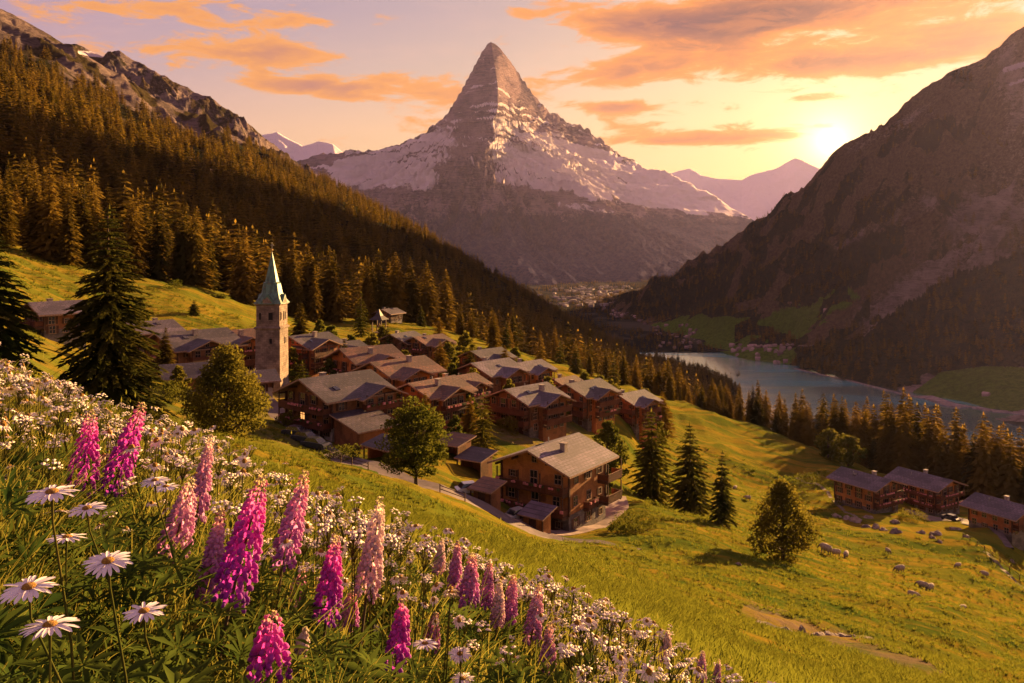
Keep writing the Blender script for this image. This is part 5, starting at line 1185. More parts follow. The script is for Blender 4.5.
# ------------------------------------------------------------------ rocks and sheep
M_ROCK = plain('grey_rock', (.20, .155, .145), (.09, .07, .068), 1.2, .9, .9, 5); M_PROCK = plain('pale_rock', (.27, .21, .19), (.13, .10, .09), 1.0, .9, .8, 4)
import bmesh
def rock_mesh(seed, sub=3, rough=.35, mat=None):
    bm = bmesh.new(); bmesh.ops.create_icosphere(bm, subdivisions=sub, radius=1.0); v = np.array([x.co[:] for x in bm.verts])
    d = 1 + rough * fbm(v[:, 0] * 1.1 + seed, v[:, 1] * 1.1 + v[:, 2] * .9, 4, seed) ; d2 = np.round(v * 1.7 + seed * .1) ; k = v * d[:, None]
    for x, q in zip(bm.verts, k): x.co = q
    me = bpy.data.meshes.new('rock'); bm.to_mesh(me); bm.free(); me.materials.append(mat or M_ROCK); return me
RK = [rock_mesh(i, 3, .45) for i in range(6)]; RP = [rock_mesh(20 + i, 3, .4, M_PROCK) for i in range(4)]
rr2 = random.Random(4)
def rock(label, px, Y, w_, h_, pale=False, group=None, d_=None, name='rock', sink=.25):
    p = onground(px, Y, h_ * sink); o = link(name, rr2.choice(RP if pale else RK), None, p, rr2.uniform(0, 6)); o.scale = (w_ * .42, (d_ or w_ * .7) * .42, h_ * .75); tag(o, label, 'rock', group)
rock('broad grey rock slab in the near slope grass', 773, 43, 2.9, .75, d_=2.0, name='rock_slab')
rock('smaller mauve slab beside the broad grey rock slab', 757, 44, 1.7, .5)
rock('dark upright stone at the end of the rock slab', 803, 44, .8, 1.1, name='stone')
for i in range(26):
    t_ = i / 25; px = 808 + 120 * t_ + rr2.uniform(-3, 3); Y = 44 + 2 * t_ + rr2.uniform(-.8, .8); s = rr2.uniform(.5, 1.3)
    rock('stone of the broken line running down the near slope', px, Y, s * 1.3, s * .32, i % 5 == 0, 'stones in the broken line on the near slope', name='stone')
prs = [(836, 189, 3.6, 1.1, 'long pale boulder nearest the left slope chalet'), (846, 187, 3.0, 1.0, 'pale boulder second in the row below the left slope chalet'), (855, 186, 4.2, 1.5, 'largest pale boulder in the row below the chalets'), (868, 190, 3.0, 1.1, 'pale flat rock above the boulder row'), (867, 181, 2.6, 1.3, 'brown boulder right of the largest pale boulder'), (876, 180, 3.0, 1.2, 'mottled boulder in the middle of the row'), (884, 178, 2.6, 1.0, 'small mottled boulder right of the row middle'), (896, 176, 3.6, 1.5, 'dark topped boulder ending the boulder row'),
       (894, 190, 2.6, 1.1, 'round boulder alone above the boulder row end'), (921, 180, 2.4, 1.1, 'boulder left of the three clustered boulders'), (936, 178, 3.2, 1.4, 'upper boulder of the three clustered boulders'), (939, 172, 2.6, 1.2, 'lower boulder of the three clustered boulders'), (932, 175, 2.2, 1.1, 'left boulder of the three clustered boulders'), (955, 184, 3.4, 1.0, 'flat rock under the middle slope chalet forecourt'), (966, 178, 2.4, 1.0, 'rock beside the meadow path fence'), (870, 208, 5, .9, 'pale terrace rock beside the left slope chalet gable'), (927, 200, 3, .8, 'pale rock in front of the middle slope chalet'), (600, 95, 1.2, .5, 'small pale rock in the grass under the large house'), (643, 78, 1.5, .35, 'pale flat stone on the near meadow'), (870, 245, 4.5, 1.6, 'pale rock against the dark treeline'), (738, 96, .9, .4, 'small stone on the slope under the broad larch'), (1012, 172, 2.2, 1.3, 'pale rocks at the corner of the picture edge chalet')]
for px, Y, w_, h_, lb in prs: rock(lb, px, Y, w_, h_, 'dark' not in lb and 'brown' not in lb, name='boulder')
M_WOOL = plain('wool', (.36, .30, .25), (.22, .18, .15), 6, .95, .8, 14); M_SFACE = plain('sheep_face', (.06, .045, .04), (.10, .08, .07), 5, .9)
def sheep(label, px, Y, rz, s=1.0, graze=True):
    p = onground(px, Y); root = tag(empty('sheep', p, rz), label, 'sheep'); root.scale = (s, s, s)
    n = 12; b = MB(); rings = []
    for y, r_, zc in ((-.62, .10, .68), (-.56, .25, .66), (-.35, .33, .63), (0, .36, .62), (.32, .33, .63), (.52, .24, .66), (.64, .15, .70), (.74, .13, .66 if graze else .82), (.88, .115, .52 if graze else .92), (.98, .09, .38 if graze else .90), (1.05, .05, .27 if graze else .84)):
        rings.append([(math.cos(a) * r_ * .92, y, zc + math.sin(a) * r_ + (.02 * math.sin(7 * a + y * 9) if r_ > .2 else 0)) for a in [i * 2 * math.pi / n for i in range(n)]])
    b.ring(rings)
    for f in range(len(b.f)):
        if f >= 7 * n: b.m[f] = 1
    for x, y in ((-.17, -.38), (.17, -.38), (-.17, .36), (.17, .36)):
        k = 1 if y > 0 else -1; b.tube([(x, y, .45), (x, y + .03 * k, .24), (x, y - .02 * k, -.05)], [.085, .05, .04], 6, 1)
    for x in (-1, 1): b.add([(x * .06, .84, .60 if graze else .98), (x * .22, .82, .57 if graze else .97), (x * .08, .90, .55 if graze else .95)], [(0, 1, 2)], 1)
    b.obj('body', [M_WOOL, M_SFACE], root, True)
SH = [('pale woolly sheep largest of the three below the broad larch', 826, 140, .5, 1.7), ('middle sheep of the three below the broad larch', 836, 142, 1.3, 1.25), ('rightmost sheep of the three below the broad larch', 846, 144, 2.6, 1.25), ('lone sheep grazing in the shaded hollow', 900, 140, 1.8, 1.3), ('left sheep of the pair low on the right meadow', 923, 124, .8, 1.2), ('right sheep of the pair low on the right meadow', 930, 124, 2.2, 1.2), ('sheep below the pair near the thin grass ledge', 913, 112, 4.0, 1.1)]
SH += [('small sheep grazing farthest right on the shaded meadow', 985, 150, .4, 1.1), ('small sheep above the thin fence posts', 958, 152, 2.0, 1.0), ('sheep standing between the boulders and the lone grazing sheep', 888, 155, 3.3, 1.0), ('tiny sheep left of the broad larch on the high meadow', 748, 190, 1.0, 1.1), ('tiny sheep on the crest of the high meadow', 735, 205, 2.4, 1.1), ('sheep low in the corner hollow of the right meadow', 962, 110, 5.2, 1.0)]
for lb, px, Y, rz, s in SH: sheep(lb, px, Y, rz, s)
# ------------------------------------------------------------------ foreground flower bank
g = np.random.default_rng(42)
M_STEM = leafmat('flower_stems', (.06, .075, .018), (.12, .10, .025), .2, 6, .3)
M_UG = leafmat('undergrowth_leaves', (.022, .050, .012), (.10, .13, .024), .4, 5, .3)
M_BLADE = leafmat('grass_blades', (.040, .085, .014), (.22, .19, .035), .5, 1.4, .5)
M_TUFT = leafmat('meadow_tufts', (.038, .082, .011), (.165, .155, .018), .5, .06, .35)
def petal_mat(name, stops, trans=.5, rnd=.25):
    m, t = newmat(name); hf = t.n('ShaderNodeAttribute', attribute_name='hgt').outputs['Fac']; rn = t.n('ShaderNodeAttribute', attribute_name='rnd').outputs['Fac']
    col = t.ramp(t.m('ADD', hf, t.m('MULTIPLY', t.m('SUBTRACT', rn, .5), .16)), stops)
    v = t.m('MULTIPLY_ADD', rn, rnd * 2, 1 - rnd); col = t.mix(1.0, col, t.n('ShaderNodeCombineColor', {0: v, 1: v, 2: v}).outputs[0], 'MULTIPLY')
    d = t.n('ShaderNodeBsdfPrincipled', {'Base Color': col, 'Roughness': .65, 'Specular IOR Level': .2, 'Sheen Weight': .2}); tr = t.n('ShaderNodeBsdfTranslucent', {0: col})
    out(t, t.n('ShaderNodeMixShader', {0: trans, 1: d.outputs[0], 2: tr.outputs[0]}).outputs[0]); return m
PM = {
 'magenta': petal_mat('magenta_petals', [(0, (.22, .04, .36)), (.3, (.55, .05, .55)), (.7, (.80, .09, .62)), (.88, (.74, .22, .50)), (.97, (.50, .42, .20))]),
 'pink': petal_mat('pink_petals', [(0, (.40, .14, .48)), (.35, (.68, .26, .62)), (.75, (.84, .40, .64)), (.9, (.78, .48, .42)), (.98, (.50, .44, .22))]),
 'lilac': petal_mat('lilac_petals', [(0, (.45, .20, .45)), (.4, (.70, .34, .62)), (.8, (.82, .50, .62)), (.92, (.80, .60, .48)), (.99, (.55, .48, .26))]),
 'pale': petal_mat('pale_petals', [(0, (.62, .36, .52)), (.4, (.84, .60, .68)), (.85, (.88, .72, .66)), (.95, (.72, .62, .40)), (1, (.50, .46, .24))])}
def ellip(nr, ns):
    v = [(0, 0, -1)]; 
    for i in range(1, nr): 
        t = math.pi * i / nr
        v += [(math.sin(t) * math.cos(a), math.sin(t) * math.sin(a), -math.cos(t)) for a in [2 * math.pi * j / ns for j in range(ns)]]
    v.append((0, 0, 1)); f3 = []; f4 = []
    for j in range(ns): f3 += [(0, 1 + (j + 1) % ns, 1 + j), (len(v) - 1, 1 + (nr - 2) * ns + j, 1 + (nr - 2) * ns + (j + 1) % ns)]
    for i in range(nr - 2):
        for j in range(ns): a = 1 + i * ns + j; b = 1 + i * ns + (j + 1) % ns; f4.append((a, b, b + ns, a + ns))
    return np.array(v), np.array(f3), np.array(f4)
EV, EF3, EF4 = ellip(4, 6)
def lupine_spike(seed, hgt, r0, mat, nwh, per, fs, low=False):
    """florets in whorls: a puffed keel pointing outward with an upright folded banner"""
    q = np.random.default_rng(seed)
    keel = EV * np.array([.52, .34, .38]) + np.array([.42, 0, -.05]); keel[:, 2] -= .22 * np.clip(keel[:, 0], 0, 1) ** 2
    ban = np.array([(.05, -.3, .0), (.05, .3, .0), (-.05, -.48, .40), (.25, 0, .45), (-.05, .48, .40), (.0, -.25, .80), (.0, .25, .80), (.27, 0, .05)])
    bf4 = np.array([(0, 7, 3, 2), (7, 1, 4, 3)]); bf3 = np.array([(2, 3, 5), (3, 6, 5), (3, 4, 6)])
    UV_ = np.concatenate([keel, ban]); o = len(keel)
    F3 = np.concatenate([EF3, bf3 + o]); F4 = np.concatenate([EF4, bf4 + o]); k = len(UV_)
    V = []; A3 = []; A4 = []; H_ = []; Rn = []; n = 0
    for w_ in range(nwh):
        t = (w_ + .5) / nwh; z = hgt * t ** 1.03
        env = (1 - t) ** .72 * (.8 + .25 * math.sin(min(1, t * 4) * math.pi / 2)); rad = r0 * (.20 + .80 * env); s = fs * (.34 + .66 * min(1, (1 - t) * 2.3)) * (.92 if t < .08 else 1)
        pn_ = per if t < .88 else max(4, per - 2); a0 = w_ * 2.1 + q.uniform(0, .5)
        for j in range(pn_):
            if t < .2 and q.random() < .3: continue
            if q.random() < .12: continue
            a = a0 + 2 * math.pi * j / pn_ + q.normal(0, .2); sc = s * q.uniform(.7, 1.25); ca, sa_ = math.cos(a), math.sin(a)
            up = .35 * (t > .86) + q.normal(0, .12) + (-.25 if t < .12 else 0); cu, su = math.cos(up), math.sin(up)
            P_ = UV_ * sc; x = P_[:, 0] * cu - P_[:, 2] * su; zz = P_[:, 0] * su + P_[:, 2] * cu; x = x + max(0, rad - sc * .75); zz = zz + z + q.normal(0, hgt * .006)
            V.append(np.stack([x * ca - P_[:, 1] * sa_, x * sa_ + P_[:, 1] * ca, zz], 1)); A3.append(F3 + n); A4.append(F4 + n); n += k
            H_.append(np.full(k, t)); rv_ = q.random(); Rn.append(np.concatenate([np.full(o, rv_ * .6), np.full(k - o, .55 + rv_ * .45)]))
    # bud tip
    me = npmesh('flower_spike', np.concatenate(V), [np.concatenate(A3), np.concatenate(A4)], mat, True)
    attr(me, 'hgt', np.concatenate(H_)); attr(me, 'rnd', np.concatenate(Rn)); return me
def palmate(q, c, R_, tilt, az_, nl=9, wid=.17):
    """lupine leaf: leaflets radiating from one point"""
    V = []; Fq = []; 
    for j in range(nl):
        a = 2 * math.pi * j / nl + q.uniform(-.08, .08); L_ = R_ * q.uniform(.85, 1.1); w_ = L_ * wid; cup = .28
        dx = np.array([math.cos(a), math.sin(a), cup]); sd_ = np.array([-math.sin(a), math.cos(a), 0]); b = len(V)
        V += [dx * 0, dx * L_ * .5 + sd_ * w_ * .5 + (0, 0, L_ * .03), dx * L_ * np.array([1, 1, .55]), dx * L_ * .5 - sd_ * w_ * .5 + (0, 0, L_ * .03), dx * L_ * .52 - (0, 0, L_ * .02)]
        Fq += [(b, b + 4, b + 2, b + 1), (b, b + 3, b + 2, b + 4)]
    M_ = np.array(Matrix.Rotation(az_, 3, 'Z') @ Matrix.Rotation(tilt, 3, 'Y')); return (np.array(V) @ M_.T) + c, np.array(Fq)
def leaf_cluster(q, n, R_, H0, H1, spread_):
    V = []; Fs = []; k = 0
    for i in range(n):
        a = q.uniform(0, 6.28); h = q.uniform(H0, H1); r = spread_ * q.uniform(.4, 1); v, f = palmate(q, np.array([math.cos(a) * r, math.sin(a) * r, h]), R_ * q.uniform(.7, 1.15), q.uniform(.1, .7), a); V.append(v); Fs.append(f + k); k += len(v)
    return np.concatenate(V), np.concatenate(Fs)
def lupine(label, top, bot, Y, kind, seed, w_px, cat='lupine', scale_f=1.0, leaves=True):
    T = P(*top, Y); B = P(*bot, Y); gz_ = h1(B.x, Y); ax = (T - B); L_ = ax.length; base = Vector((B.x - ax.x * .25, Y, gz_))
    root = tag(empty('lupine', base), label, cat)
    nwh = int(max(12, L_ / .0105)); fs = .0150 * scale_f; me = lupine_spike(seed, L_, w_px * .9 / 2 / F * Y, PM[kind], nwh, 9, fs)
    s = link('flower_spike', me, root, B - base); s.rotation_mode = 'QUATERNION'; s.rotation_quaternion = ax.normalized().to_track_quat('Z', 'Y')
    st = MB(); b0 = B - base; st.tube([(0, 0, -.03), tuple(b0 * .5 + Vector((-.012, 0, 0))), tuple(b0), tuple(b0 + ax * .5), tuple(b0 + ax * .98)], [.0045, .004, .0035, .0028, .001], 6); st.obj('stem', M_LSTEM, root, True)
    if leaves:
        q = np.random.default_rng(seed + 500); hh = max(.08, (B.z - gz_))
        for i in range(4): v, f = leaf_cluster(q, 2, .07, hh * .2, hh * .85, .09); link('leaf', npmesh('leaf', v, f, M_UG, True), root)
M_LSTEM = plain('lupine_stem', (.10, .05, .04), (.08, .07, .03), 12, .7)
LP = [
 ('magenta lupine spike furthest left, before the dark spruce', (92, 410), (80, 494), 2.55, 'magenta', 38), ('magenta lupine with a bare bending tip, second of the left pair', (143, 402), (112, 492), 2.5, 'magenta', 36),
 ('tall thin lilac lupine leaning right behind the lilac pink clump', (211, 434), (196, 522), 2.4, 'lilac', 26), ('full lilac pink lupine left of the tall thin one', (192, 478), (172, 556), 2.1, 'lilac', 40), ('dusky pink lupine hugging the largest magenta spike on its left', (222, 508), (206, 596), 1.95, 'pink', 30),
 ('largest bright magenta lupine leaning right', (263, 474), (230, 604), 1.72, 'magenta', 50), ('pink lupine spike with lilac side right of the largest magenta one', (306, 470), (282, 567), 2.1, 'pink', 34), ('pale almost white lupine standing tallest in the middle', (381, 496), (366, 600), 2.15, 'pale', 32),
 ('magenta lupine below the pale lupine, slightly left', (336, 535), (326, 622), 1.95, 'magenta', 36), ('short pink lupine between two magenta spikes', (304, 567), (292, 610), 2.3, 'pink', 26), ('small pink lupine tuft beneath the pale lupine', (352, 590), (348, 628), 2.2, 'pink', 26),
 ('loose magenta lupine cut by the bottom edge', (272, 611), (268, 684), 1.5, 'magenta', 56), ('short magenta lupine standing by itself right of the pale one', (404, 598), (396, 667), 1.9, 'magenta', 32), ('young lupine with closed buds beside the loose magenta one', (306, 628), (300, 655), 1.7, 'pale', 16),
 ('thin mauve lupine at the start of the pale flower drift', (458, 540), (454, 590), 3.2, 'pink', 18), ('branching mauve lupine next to the thin mauve one', (473, 552), (468, 606), 3.1, 'pink', 26), ('rosy lupine in the drift below the far lane', (514, 574), (508, 622), 3.3, 'pink', 20), ('lilac lupine with cream tip in the drift', (540, 584), (531, 642), 3.2, 'lilac', 24), ('lilac lupine low in the drift near the bottom', (550, 622), (547, 672), 2.9, 'lilac', 22),
 ('pale pink lupine near the drift end', (669, 628), (664, 662), 4.3, 'pale', 16), ('small violet lupine where the drift meets the bottom edge', (703, 651), (700, 684), 4.0, 'lilac', 14), ('thin violet lupine furthest along the drift', (719, 659), (716, 686), 4.3, 'lilac', 11), ('faint pink lupine at the drift start among white flowers', (442, 538), (438, 572), 3.6, 'pale', 16), ('slim dusky lupine in the drift middle', (490, 560), (486, 606), 3.4, 'pink', 18), ('pale lupine beside the slim dusky lupine', (500, 580), (497, 625), 3.2, 'pale', 18), ('mauve lupine low left of the drift', (436, 612), (430, 650), 2.7, 'pink', 22)]
for i, (lb, tp, bt, Y, kd, wp) in enumerate(LP): lupine(lb, tp, bt, Y, kd, 700 + i, wp, scale_f=1.0 if Y < 2.8 else 1.25)

# --- ox-eye daisies
M_PET = plain('daisy_petals', (.82, .76, .78), (.70, .62, .66), 30, .6); M_DISC = plain('daisy_disc', (.62, .34, .05), (.42, .20, .03), 160, .8, .8, 300)
def daisy_meshes(seed, R_, n=21, detail=True):
    q = np.random.default_rng(seed); V = []; Fq = []
    for j in range(n):
        a = 2 * math.pi * j / n + q.normal(0, .05); L_ = R_ * q.uniform(.86, 1.06); w_ = R_ * .17 * q.uniform(.85, 1.15); dr = q.uniform(-.02, .16); tw = q.uniform(-.25, .25)
        for i, (t, ww) in enumerate([(.14, .45), (.45, .95), (.78, 1.0), (.95, .62), (1.0, .2)]):
            r = L_ * t; z = R_ * (.06 * math.sin(t * 3) - dr * t * t)
            for s in (-1, 0, 1): V.append((math.cos(a) * r - math.sin(a) * s * w_ * ww * .5, math.sin(a) * r + math.cos(a) * s * w_ * ww * .5, z + (R_ * .022 * abs(s)) + tw * s * w_ * .3))
        b = j * 15
        for i in range(4):
            for s in range(2): k = b + i * 3 + s; Fq.append((k, k + 3, k + 4, k + 1))
    petals = npmesh('petals', np.array(V), np.array(Fq), M_PET, True)
    ev, f3, f4 = ellip(6, 12); ev = ev * np.array([R_ * .26, R_ * .26, R_ * .12]) + (0, 0, R_ * .06); disc = npmesh('disc', ev, [f3, f4], M_DISC, True)
    return petals, disc
DM = [daisy_meshes(900 + i, .033, 23) for i in range(4)]
def daisy(label, px, py, Y, tilt, az_, i, s=1.0):
    T = P(px, py, Y); gx_, gy_ = T.x + .03, Y + .02; gz_ = h1(gx_, gy_); base = Vector((gx_, gy_, gz_)); root = tag(empty('daisy', base), label, 'daisy')
    pt, ds = DM[i % 4]; hd = T - base
    rot = (Matrix.Rotation(az_, 4, 'Z') @ Matrix.Rotation(tilt - .22, 4, 'X')).to_euler()
    for nm, m_ in (('petals', pt), ('disc', ds)): o = link(nm, m_, root, hd); o.rotation_euler = rot; o.scale = (s, s, s)
    nrm = rot.to_matrix() @ Vector((0, 0, 1)); st = MB(); st.tube([(0, 0, -.02), (hd * .5 + Vector((.03 * math.sin(i * 2.1), .01, .0))), hd - nrm * .04, hd - nrm * .002], [.0022, .0018, .0015, .002], 6); st.obj('stem', M_STEM, root, True)
    v, f = [], []
    q = np.random.default_rng(i + 60)
    lv = MB()
    for k in range(5):
        t = q.uniform(.1, .7); c = hd * t; a = q.uniform(0, 6.28); L_ = q.uniform(.03, .06); w_ = .006; d_ = Vector((math.cos(a), math.sin(a), .5)); sd_ = Vector((-math.sin(a), math.cos(a), 0)) * w_
        lv.add([c, c + d_ * L_ * .5 + sd_, c + d_ * L_ - Vector((0, 0, L_ * .25)), c + d_ * L_ * .5 - sd_], [(0, 1, 2, 3)])
    lv.obj('leaf', M_UG, root)
DL = [('white daisy under the leftmost lupine, upper of the near group', 52, 493, 1.12, .30, .2), ('daisy partly behind the upper near daisy, to its right', 87, 509, 1.5, .35, -.5), ('daisy in the middle of the near group', 67, 538, 1.46, .12, .1), ('round daisy nearest the largest magenta lupine', 108, 562, 1.17, .42, .1), ('big daisy close to the left picture edge', 29, 588, 1.04, .35, .1), ('lowest daisy of the near group', 50, 626, 1.03, .22, .15), ('daisy standing alone below the pale lilac lupines', 144, 612, 1.32, .30, -.2),
      ('daisy seen edge on beside the tall thin lilac lupine', 155, 481, 1.9, .3, -.6), ('yellow hearted daisy behind the edge on daisy', 166, 487, 2.1, .25, .4), ('small daisy near the right of the lone magenta lupine', 425, 644, 2.1, .2, -.4), ('tiny daisy left of the short magenta lupine', 376, 629, 3.2, .3, .3), ('daisy with few petals in the drift by the bottom', 460, 654, 2.3, .5, -.2), ('lowest daisy of the drift', 463, 679, 2.25, .35, .2), ('small daisy under the near group, half open', 60, 512, 1.9, -.1, .3)]
for i, (lb, px, py, Y, ti, az_) in enumerate(DL): daisy(lb, px, py, Y, ti, az_, i)

# --- small white flowers: umbels of yarrow and little daisies
M_YAR = plain('yarrow_white', (.86, .76, .64), (.66, .55, .44), 40, .7)
def umbel_mesh(seed):
    """stem, a few branches and a flat head of tiny blossoms, height 1 unit"""
    q = np.random.default_rng(seed); b = MB(); b.tube([(0, 0, -.05), (.02, 0, .5), (0, 0, .86)], [.008, .007, .005], 4, 0)
    for i in range(q.integers(9, 14)):
        a = q.uniform(0, 6.28); r = .085 * math.sqrt(q.uniform(0, 1)); c = Vector((math.cos(a) * r, math.sin(a) * r, .97 + q.uniform(-.02, .02) - r * .25)); b.tube([(0, 0, .84), c], .003, 3, 0)
        s = q.uniform(.018, .032); n = 6; pts = [c + Vector((math.cos(t) * s * (1 if k % 2 else .7), math.sin(t) * s * (1 if k % 2 else .7), .004)) for k, t in enumerate([2 * math.pi * k / n + q.uniform(0, .3) for k in range(n)])]
        b.add(pts + [c + Vector((0, 0, .014))], [(k, (k + 1) % n, n) for k in range(n)], 1); b.add(pts, [tuple(reversed(range(n)))], 1)
    for i in range(5):
        t = q.uniform(.08, .7); a = q.uniform(0, 6.28); d_ = Vector((math.cos(a), math.sin(a), .6)) * .11; sd_ = Vector((-math.sin(a), math.cos(a), 0)) * .012; c = Vector((0, 0, t)); b.add([c, c + d_ * .5 + sd_, c + d_, c + d_ * .5 - sd_], [(0, 1, 2, 3)], 0)
    return b.mesh('yarrow', [M_STEM, M_YAR])
def daisy_small(seed):
    q = np.random.default_rng(seed); b = MB(); b.tube([(0, 0, -.05), (.03, 0, .5), (0, 0, .97)], [.008, .007, .006], 4, 0); n = 12; ti = q.uniform(-.4, .4); tl = q.uniform(-.5, .2)
    for j in range(n):
        a = 2 * math.pi * j / n + q.normal(0, .08); L_ = .088 * q.uniform(.8, 1.1); w_ = .019; d_ = Vector((math.cos(a), math.sin(a), 0)); sd_ = Vector((-math.sin(a), math.cos(a), 0)) * w_; M = Matrix.Translation((0, 0, 1)) @ Matrix.Rotation(ti, 4, 'Y') @ Matrix.Rotation(tl, 4, 'X')
        b.add([M @ (d_ * .02), M @ (d_ * L_ * .6 + sd_), M @ (d_ * L_ - Vector((0, 0, .02))), M @ (d_ * L_ * .6 - sd_)], [(0, 1, 2, 3)], 1)
    b.ring([[M @ Vector((math.cos(a) * r, math.sin(a) * r, z_)) for a in [k * math.pi / 3 for k in range(6)]] for r, z_ in ((.03, 0), (.026, .016), (.01, .024))], 2)
    return b.mesh('small_daisy', [M_STEM, M_YAR, M_DISC])
UM = [umbel_mesh(i) for i in range(4)]; SD = [daisy_small(50 + i) for i in range(4)]
EDGE = [(-60, 338), (0, 352), (60, 385), (140, 412), (230, 440), (300, 480), (430, 522), (520, 560), (600, 592), (680, 640), (745, 676), (800, 700)]
def bank_spot(q, ymin=1.25, ymax=5.4):
    while True:
        px = q.uniform(-40, 770); Y = math.exp(q.uniform(math.log(ymin), math.log(ymax))); h = q.uniform(.24, .46) * (1 if Y > 2 else .75); x = (px - 512) / F * Y; z = h1(x, Y); py = HOR - (z + h) / Y * F; e = I(EDGE, px)
        if py > e - 4 + abs(q.normal(0, 26)) * (1 if px > 240 else .25) - 14 * q.random() and py < 700: return px, Y, h, x, z, py
q = np.random.default_rng(8); kept = []
# clear sight lines to the near daisies and lupines
heroes = [(l[1][0] + l[2][0]) / 2 for l in LP]
def hides(px, py, Y):
    for lb, hx, hy, hY, *_ in DL:
        if Y < hY and abs(px - hx) < 34 and abs(py - hy) < 34: return True
    for lb, tp, bt, hY, kd, wp in LP:
        if Y < hY and abs(px - (tp[0] + bt[0]) / 2) < wp * .7 and tp[1] - 15 < py < bt[1] + 5: return True
    return False
n_ind_f = 0; rest = []
cand = [bank_spot(q, 1.9, 5.4) for _ in range(900)]
cand = [c for c in cand if not hides(c[0], c[5], c[1]) and (c[0] < 260 and q.random() < .5 + .5 * (c[5] < 470) or c[0] >= 260 and (c[5] < 250 + .55 * (c[0] - 260) + 330 or q.random() < .4))]
cand.sort(key=lambda c: c[1])
for c in cand:
    px, Y, h, x, z, py = c
    if n_ind_f < 290:
        yar = q.random() < .55
        o = link('yarrow' if yar else 'small_daisy', UM[int(q.integers(4))] if yar else SD[int(q.integers(4))], None, (x, Y, z), q.uniform(0, 6.28)); o.scale = (h * .68, h * .68, h); o.rotation_euler = (q.normal(0, .12), q.normal(0, .12), q.uniform(0, 6.28))
        tag(o, 'small white yarrow head on a thin stem among the bank grass' if yar else 'small white daisy on a thin stem among the bank grass', 'yarrow' if yar else 'daisy', 'white yarrow of the flower bank' if yar else 'small daisies of the flower bank'); n_ind_f += 1
    else: rest.append((x, Y, z, h, q.normal(0, .12), q.normal(0, .12)))
for _ in range(800):
    px, Y, h, x, z, py = bank_spot(q, 3.4, 6.2); rest.append((x, Y, z, h * .95, q.normal(0, .12), q.normal(0, .12)))
tag(instanced('white_flower_drift', rest, UM[:3] + SD[:2], wide=.68), 'dense drift of tiny white flowers over the bank edge', kind='stuff')
# --- undergrowth: palmate leaves, lance leaves and grass blades
V = []; Fs = []; k = 0; N = 3600
for i in range(N):
    Y = math.exp(q.uniform(math.log(.8), math.log(5.6))); px = q.uniform(-80, 800); x = (px - 512) / F * Y; z = h1(x, Y); 
    h = q.uniform(.03, .26) * (1 if Y > 1.5 else .6); py = HOR - (z + h) / Y * F
    if py < I(EDGE, px) + 15 or py > 760 or hides(px, py, Y): continue
    v, f = palmate(q, np.array([x, Y, z + h]), q.uniform(.035, .075), q.uniform(-.1, .9), q.uniform(0, 6.28), 8, q.uniform(.16, .26)); V.append(v); Fs.append(f + k); k += len(v)
tag(link('undergrowth_leaves', npmesh('undergrowth_leaves', np.concatenate(V), np.concatenate(Fs), M_UG, True)), 'tangled leafy undergrowth below the flowers', kind='stuff')
def blades(name, n, ymin, ymax, hmin, hmax, wd, mat, pxr=(-80, 860), edge_off=None, lab='', head=False, lean=.35, seed=0):
    q = np.random.default_rng(seed + 99); Y = np.exp(q.uniform(math.log(ymin), math.log(ymax), n)); px = q.uniform(pxr[0], pxr[1], n); x = (px - 512) / F * Y; z = H(x, Y); h = q.uniform(hmin, hmax, n) * np.where(Y < 1.6, .6, 1)
    clump = fbm(x * 2.2, Y * 2.2, 2, seed); h = h * np.clip(1 + .5 * clump, .5, 1.6)
    py = HOR - (z + h) / Y * F; ok = py < 780
    if edge_off is not None: e = np.interp(px, [a for a, _ in EDGE], [b for _, b in EDGE]); ok &= py > e + edge_off
    for lb, hx, hy, hY, *_ in DL: ok &= ~((Y < hY) & (np.abs(px - hx) < 27) & (py < hy + 18))
    for lb, tp, bt, hY, kd, wp in LP: ok &= ~((Y < hY) & (np.abs(px - (tp[0] + bt[0]) / 2) < wp * .55) & (py < bt[1] - 6))
    x, Y, z, h = x[ok], Y[ok], z[ok], h[ok]; n = len(x); a = q.uniform(0, 6.28, n); ln = q.uniform(.05, lean * 2, n) * h; dx, dy = np.cos(a) * ln + h * .10, np.sin(a) * ln
    fa = q.uniform(-1.0, 1.0, n); wx, wy = np.cos(fa), np.sin(fa); W_ = wd * q.uniform(.6, 1.4, n) * np.clip(Y / 2.5, .6, 2.2)
    rows_ = []
    for t, ww in ((0, 1), (.35, .9), (.7, .62), (.93, .3)):
        c = np.stack([x + dx * t ** 2, Y + dy * t ** 2, z + h * t * (1 - .12 * t)], 1); o_ = np.stack([wx * W_ * ww / 2, wy * W_ * ww / 2, 0 * W_], 1); rows_ += [c - o_, c + o_]
    V = np.stack(rows_, 1); b = np.arange(n)[:, None] * 8
    Fq = np.concatenate([b + np.array([[i, i + 1, i + 3, i + 2]]) for i in (0, 2, 4)])
    Vs = V.reshape(-1, 3); 
    if head:
        c = np.stack([x + dx, Y + dy, z + h * .9], 1); s = (.0020 * np.clip(Y / 2, .8, 1.6))[:, None]; hh = (h * .04)[:, None]; up = np.array([[0, 0, 1.0]]) * hh; sx_ = np.array([[1.0, 0, 0]]) * s
        T = np.stack([c - up * .3, c + sx_ + up * .2, c + up, c - sx_ + up * .2], 1).reshape(-1, 3); b2 = len(Vs) + np.arange(n)[:, None] * 4; Vs = np.concatenate([Vs, T]); Fq = np.concatenate([Fq, b2 + np.array([[0, 1, 2, 3]])])
    return tag(link(name, npmesh(name, Vs, Fq, mat, True)), lab, kind='stuff')
blades('bank_grass', 26000, .8, 6.0, .10, .34, .0042, M_BLADE, edge_off=-4, lab='fine golden green grass between the flowers', seed=1)
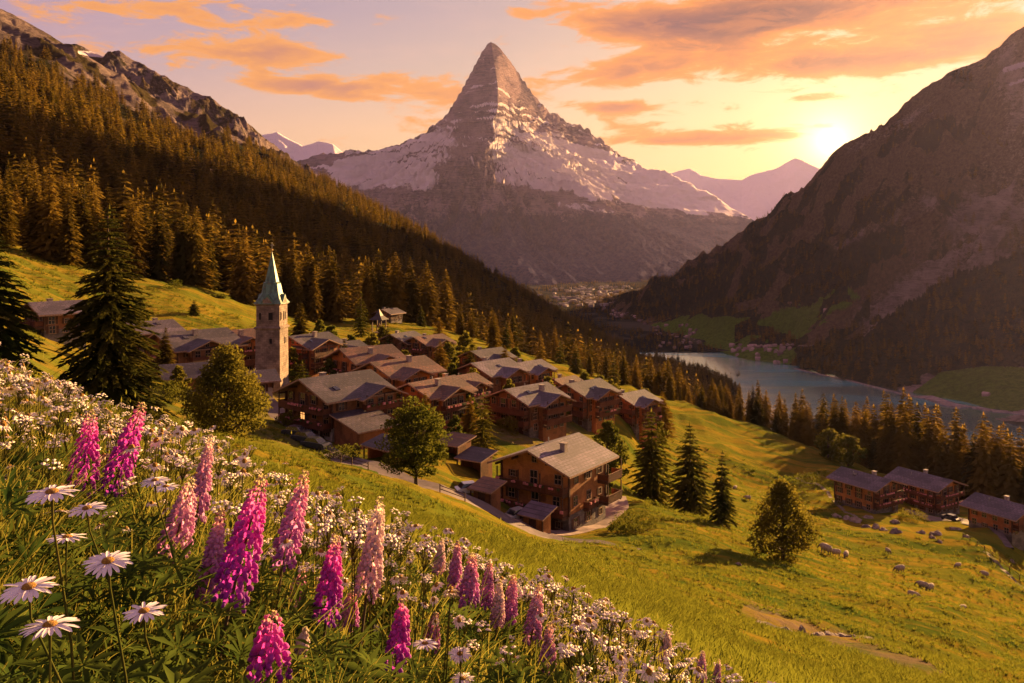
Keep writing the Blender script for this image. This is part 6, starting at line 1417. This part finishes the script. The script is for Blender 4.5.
blades('bank_leaf_blades', 9000, .8, 5.6, .08, .26, .011, M_UG, edge_off=12, lab='broad leaf blades of the flower bank', seed=2, lean=.6)
blades('seeding_stalks', 500, 1.6, 5.6, .26, .44, .0018, M_BLADE, edge_off=-26, lab='thin seed heads rising over the flowers', head=True, seed=3, lean=.25)
blades('short_slope_grass', 90000, 5.0, 16, .06, .22, .010, M_TUFT, pxr=(-80, 1120), lab='meadow grass just beyond the flowers', seed=4)
# --- meadow tufts
def tuft(seed, n=11):
    q = np.random.default_rng(seed); V = []; Fq = []
    for i in range(n):
        a = q.uniform(0, 6.28); r = .35 * q.random(); c = np.array([math.cos(a) * r, math.sin(a) * r, -.05]); h = q.uniform(.5, 1); d_ = np.array([math.cos(a) * .3 + q.normal(0, .15), math.sin(a) * .3 + q.normal(0, .15), h]); f_ = q.uniform(0, 3.14); w_ = np.array([math.cos(f_), math.sin(f_), 0]) * .055; b = len(V)
        V += [c - w_, c + w_, c + d_ * .6 + w_ * .7, c + d_ * .6 - w_ * .7, c + d_ * np.array([1.5, 1.5, 1])]; Fq += [(b, b + 1, b + 2, b + 3)]
        Fq += [(b + 3, b + 2, b + 4, b + 4)]
    F4 = [f for f in Fq if f[2] != f[3]]; F3 = [f[:3] for f in Fq if f[2] == f[3]]
    return npmesh('tuft', np.array(V), [np.array(F4), np.array(F3)], M_TUFT)
TF = [tuft(i) for i in range(3)]
n = 60000; px = g.uniform(-70, 1094, n); Y = np.exp(g.uniform(math.log(13), math.log(240), n)); x = (px - 512) / F * Y; z = H(x, Y); py = HOR - z / Y * F
road = np.min([seg(px, py, *s) for s in [(262, 408, 283, 424), (283, 424, 350, 461), (350, 461, 430, 491), (430, 491, 552, 540), (490, 505, 560, 535)]], axis=0)
vil = poly_in(px, py, [(0, 345), (160, 330), (300, 335), (400, 345), (560, 372), (665, 410), (665, 470), (625, 540), (545, 545), (430, 495), (350, 465), (280, 425), (120, 405), (0, 365)]) & (Y > 92)
vil |= poly_in(px, py, [(825, 490), (900, 480), (1024, 505), (1024, 560), (960, 540), (850, 530)]) & (Y > 160)
keep = (road > 7) & (seg(px, py, 750, 612, 932, 672) > 5 + 3 * g.random(n)) & ~vil & (py < 700) & (g.random(n) < .45 + .9 * (fbm(x / 5, Y / 5, 3, 4) + .3))
x, Y, z = x[keep], Y[keep], z[keep]; s = .16 + .0030 * Y * g.uniform(.5, 1.3, len(x))
tag(instanced('meadow_grass', np.stack([x, Y, z, s], 1), TF, wide=1.3), 'tufted alpine meadow grass over the slope', kind='stuff')
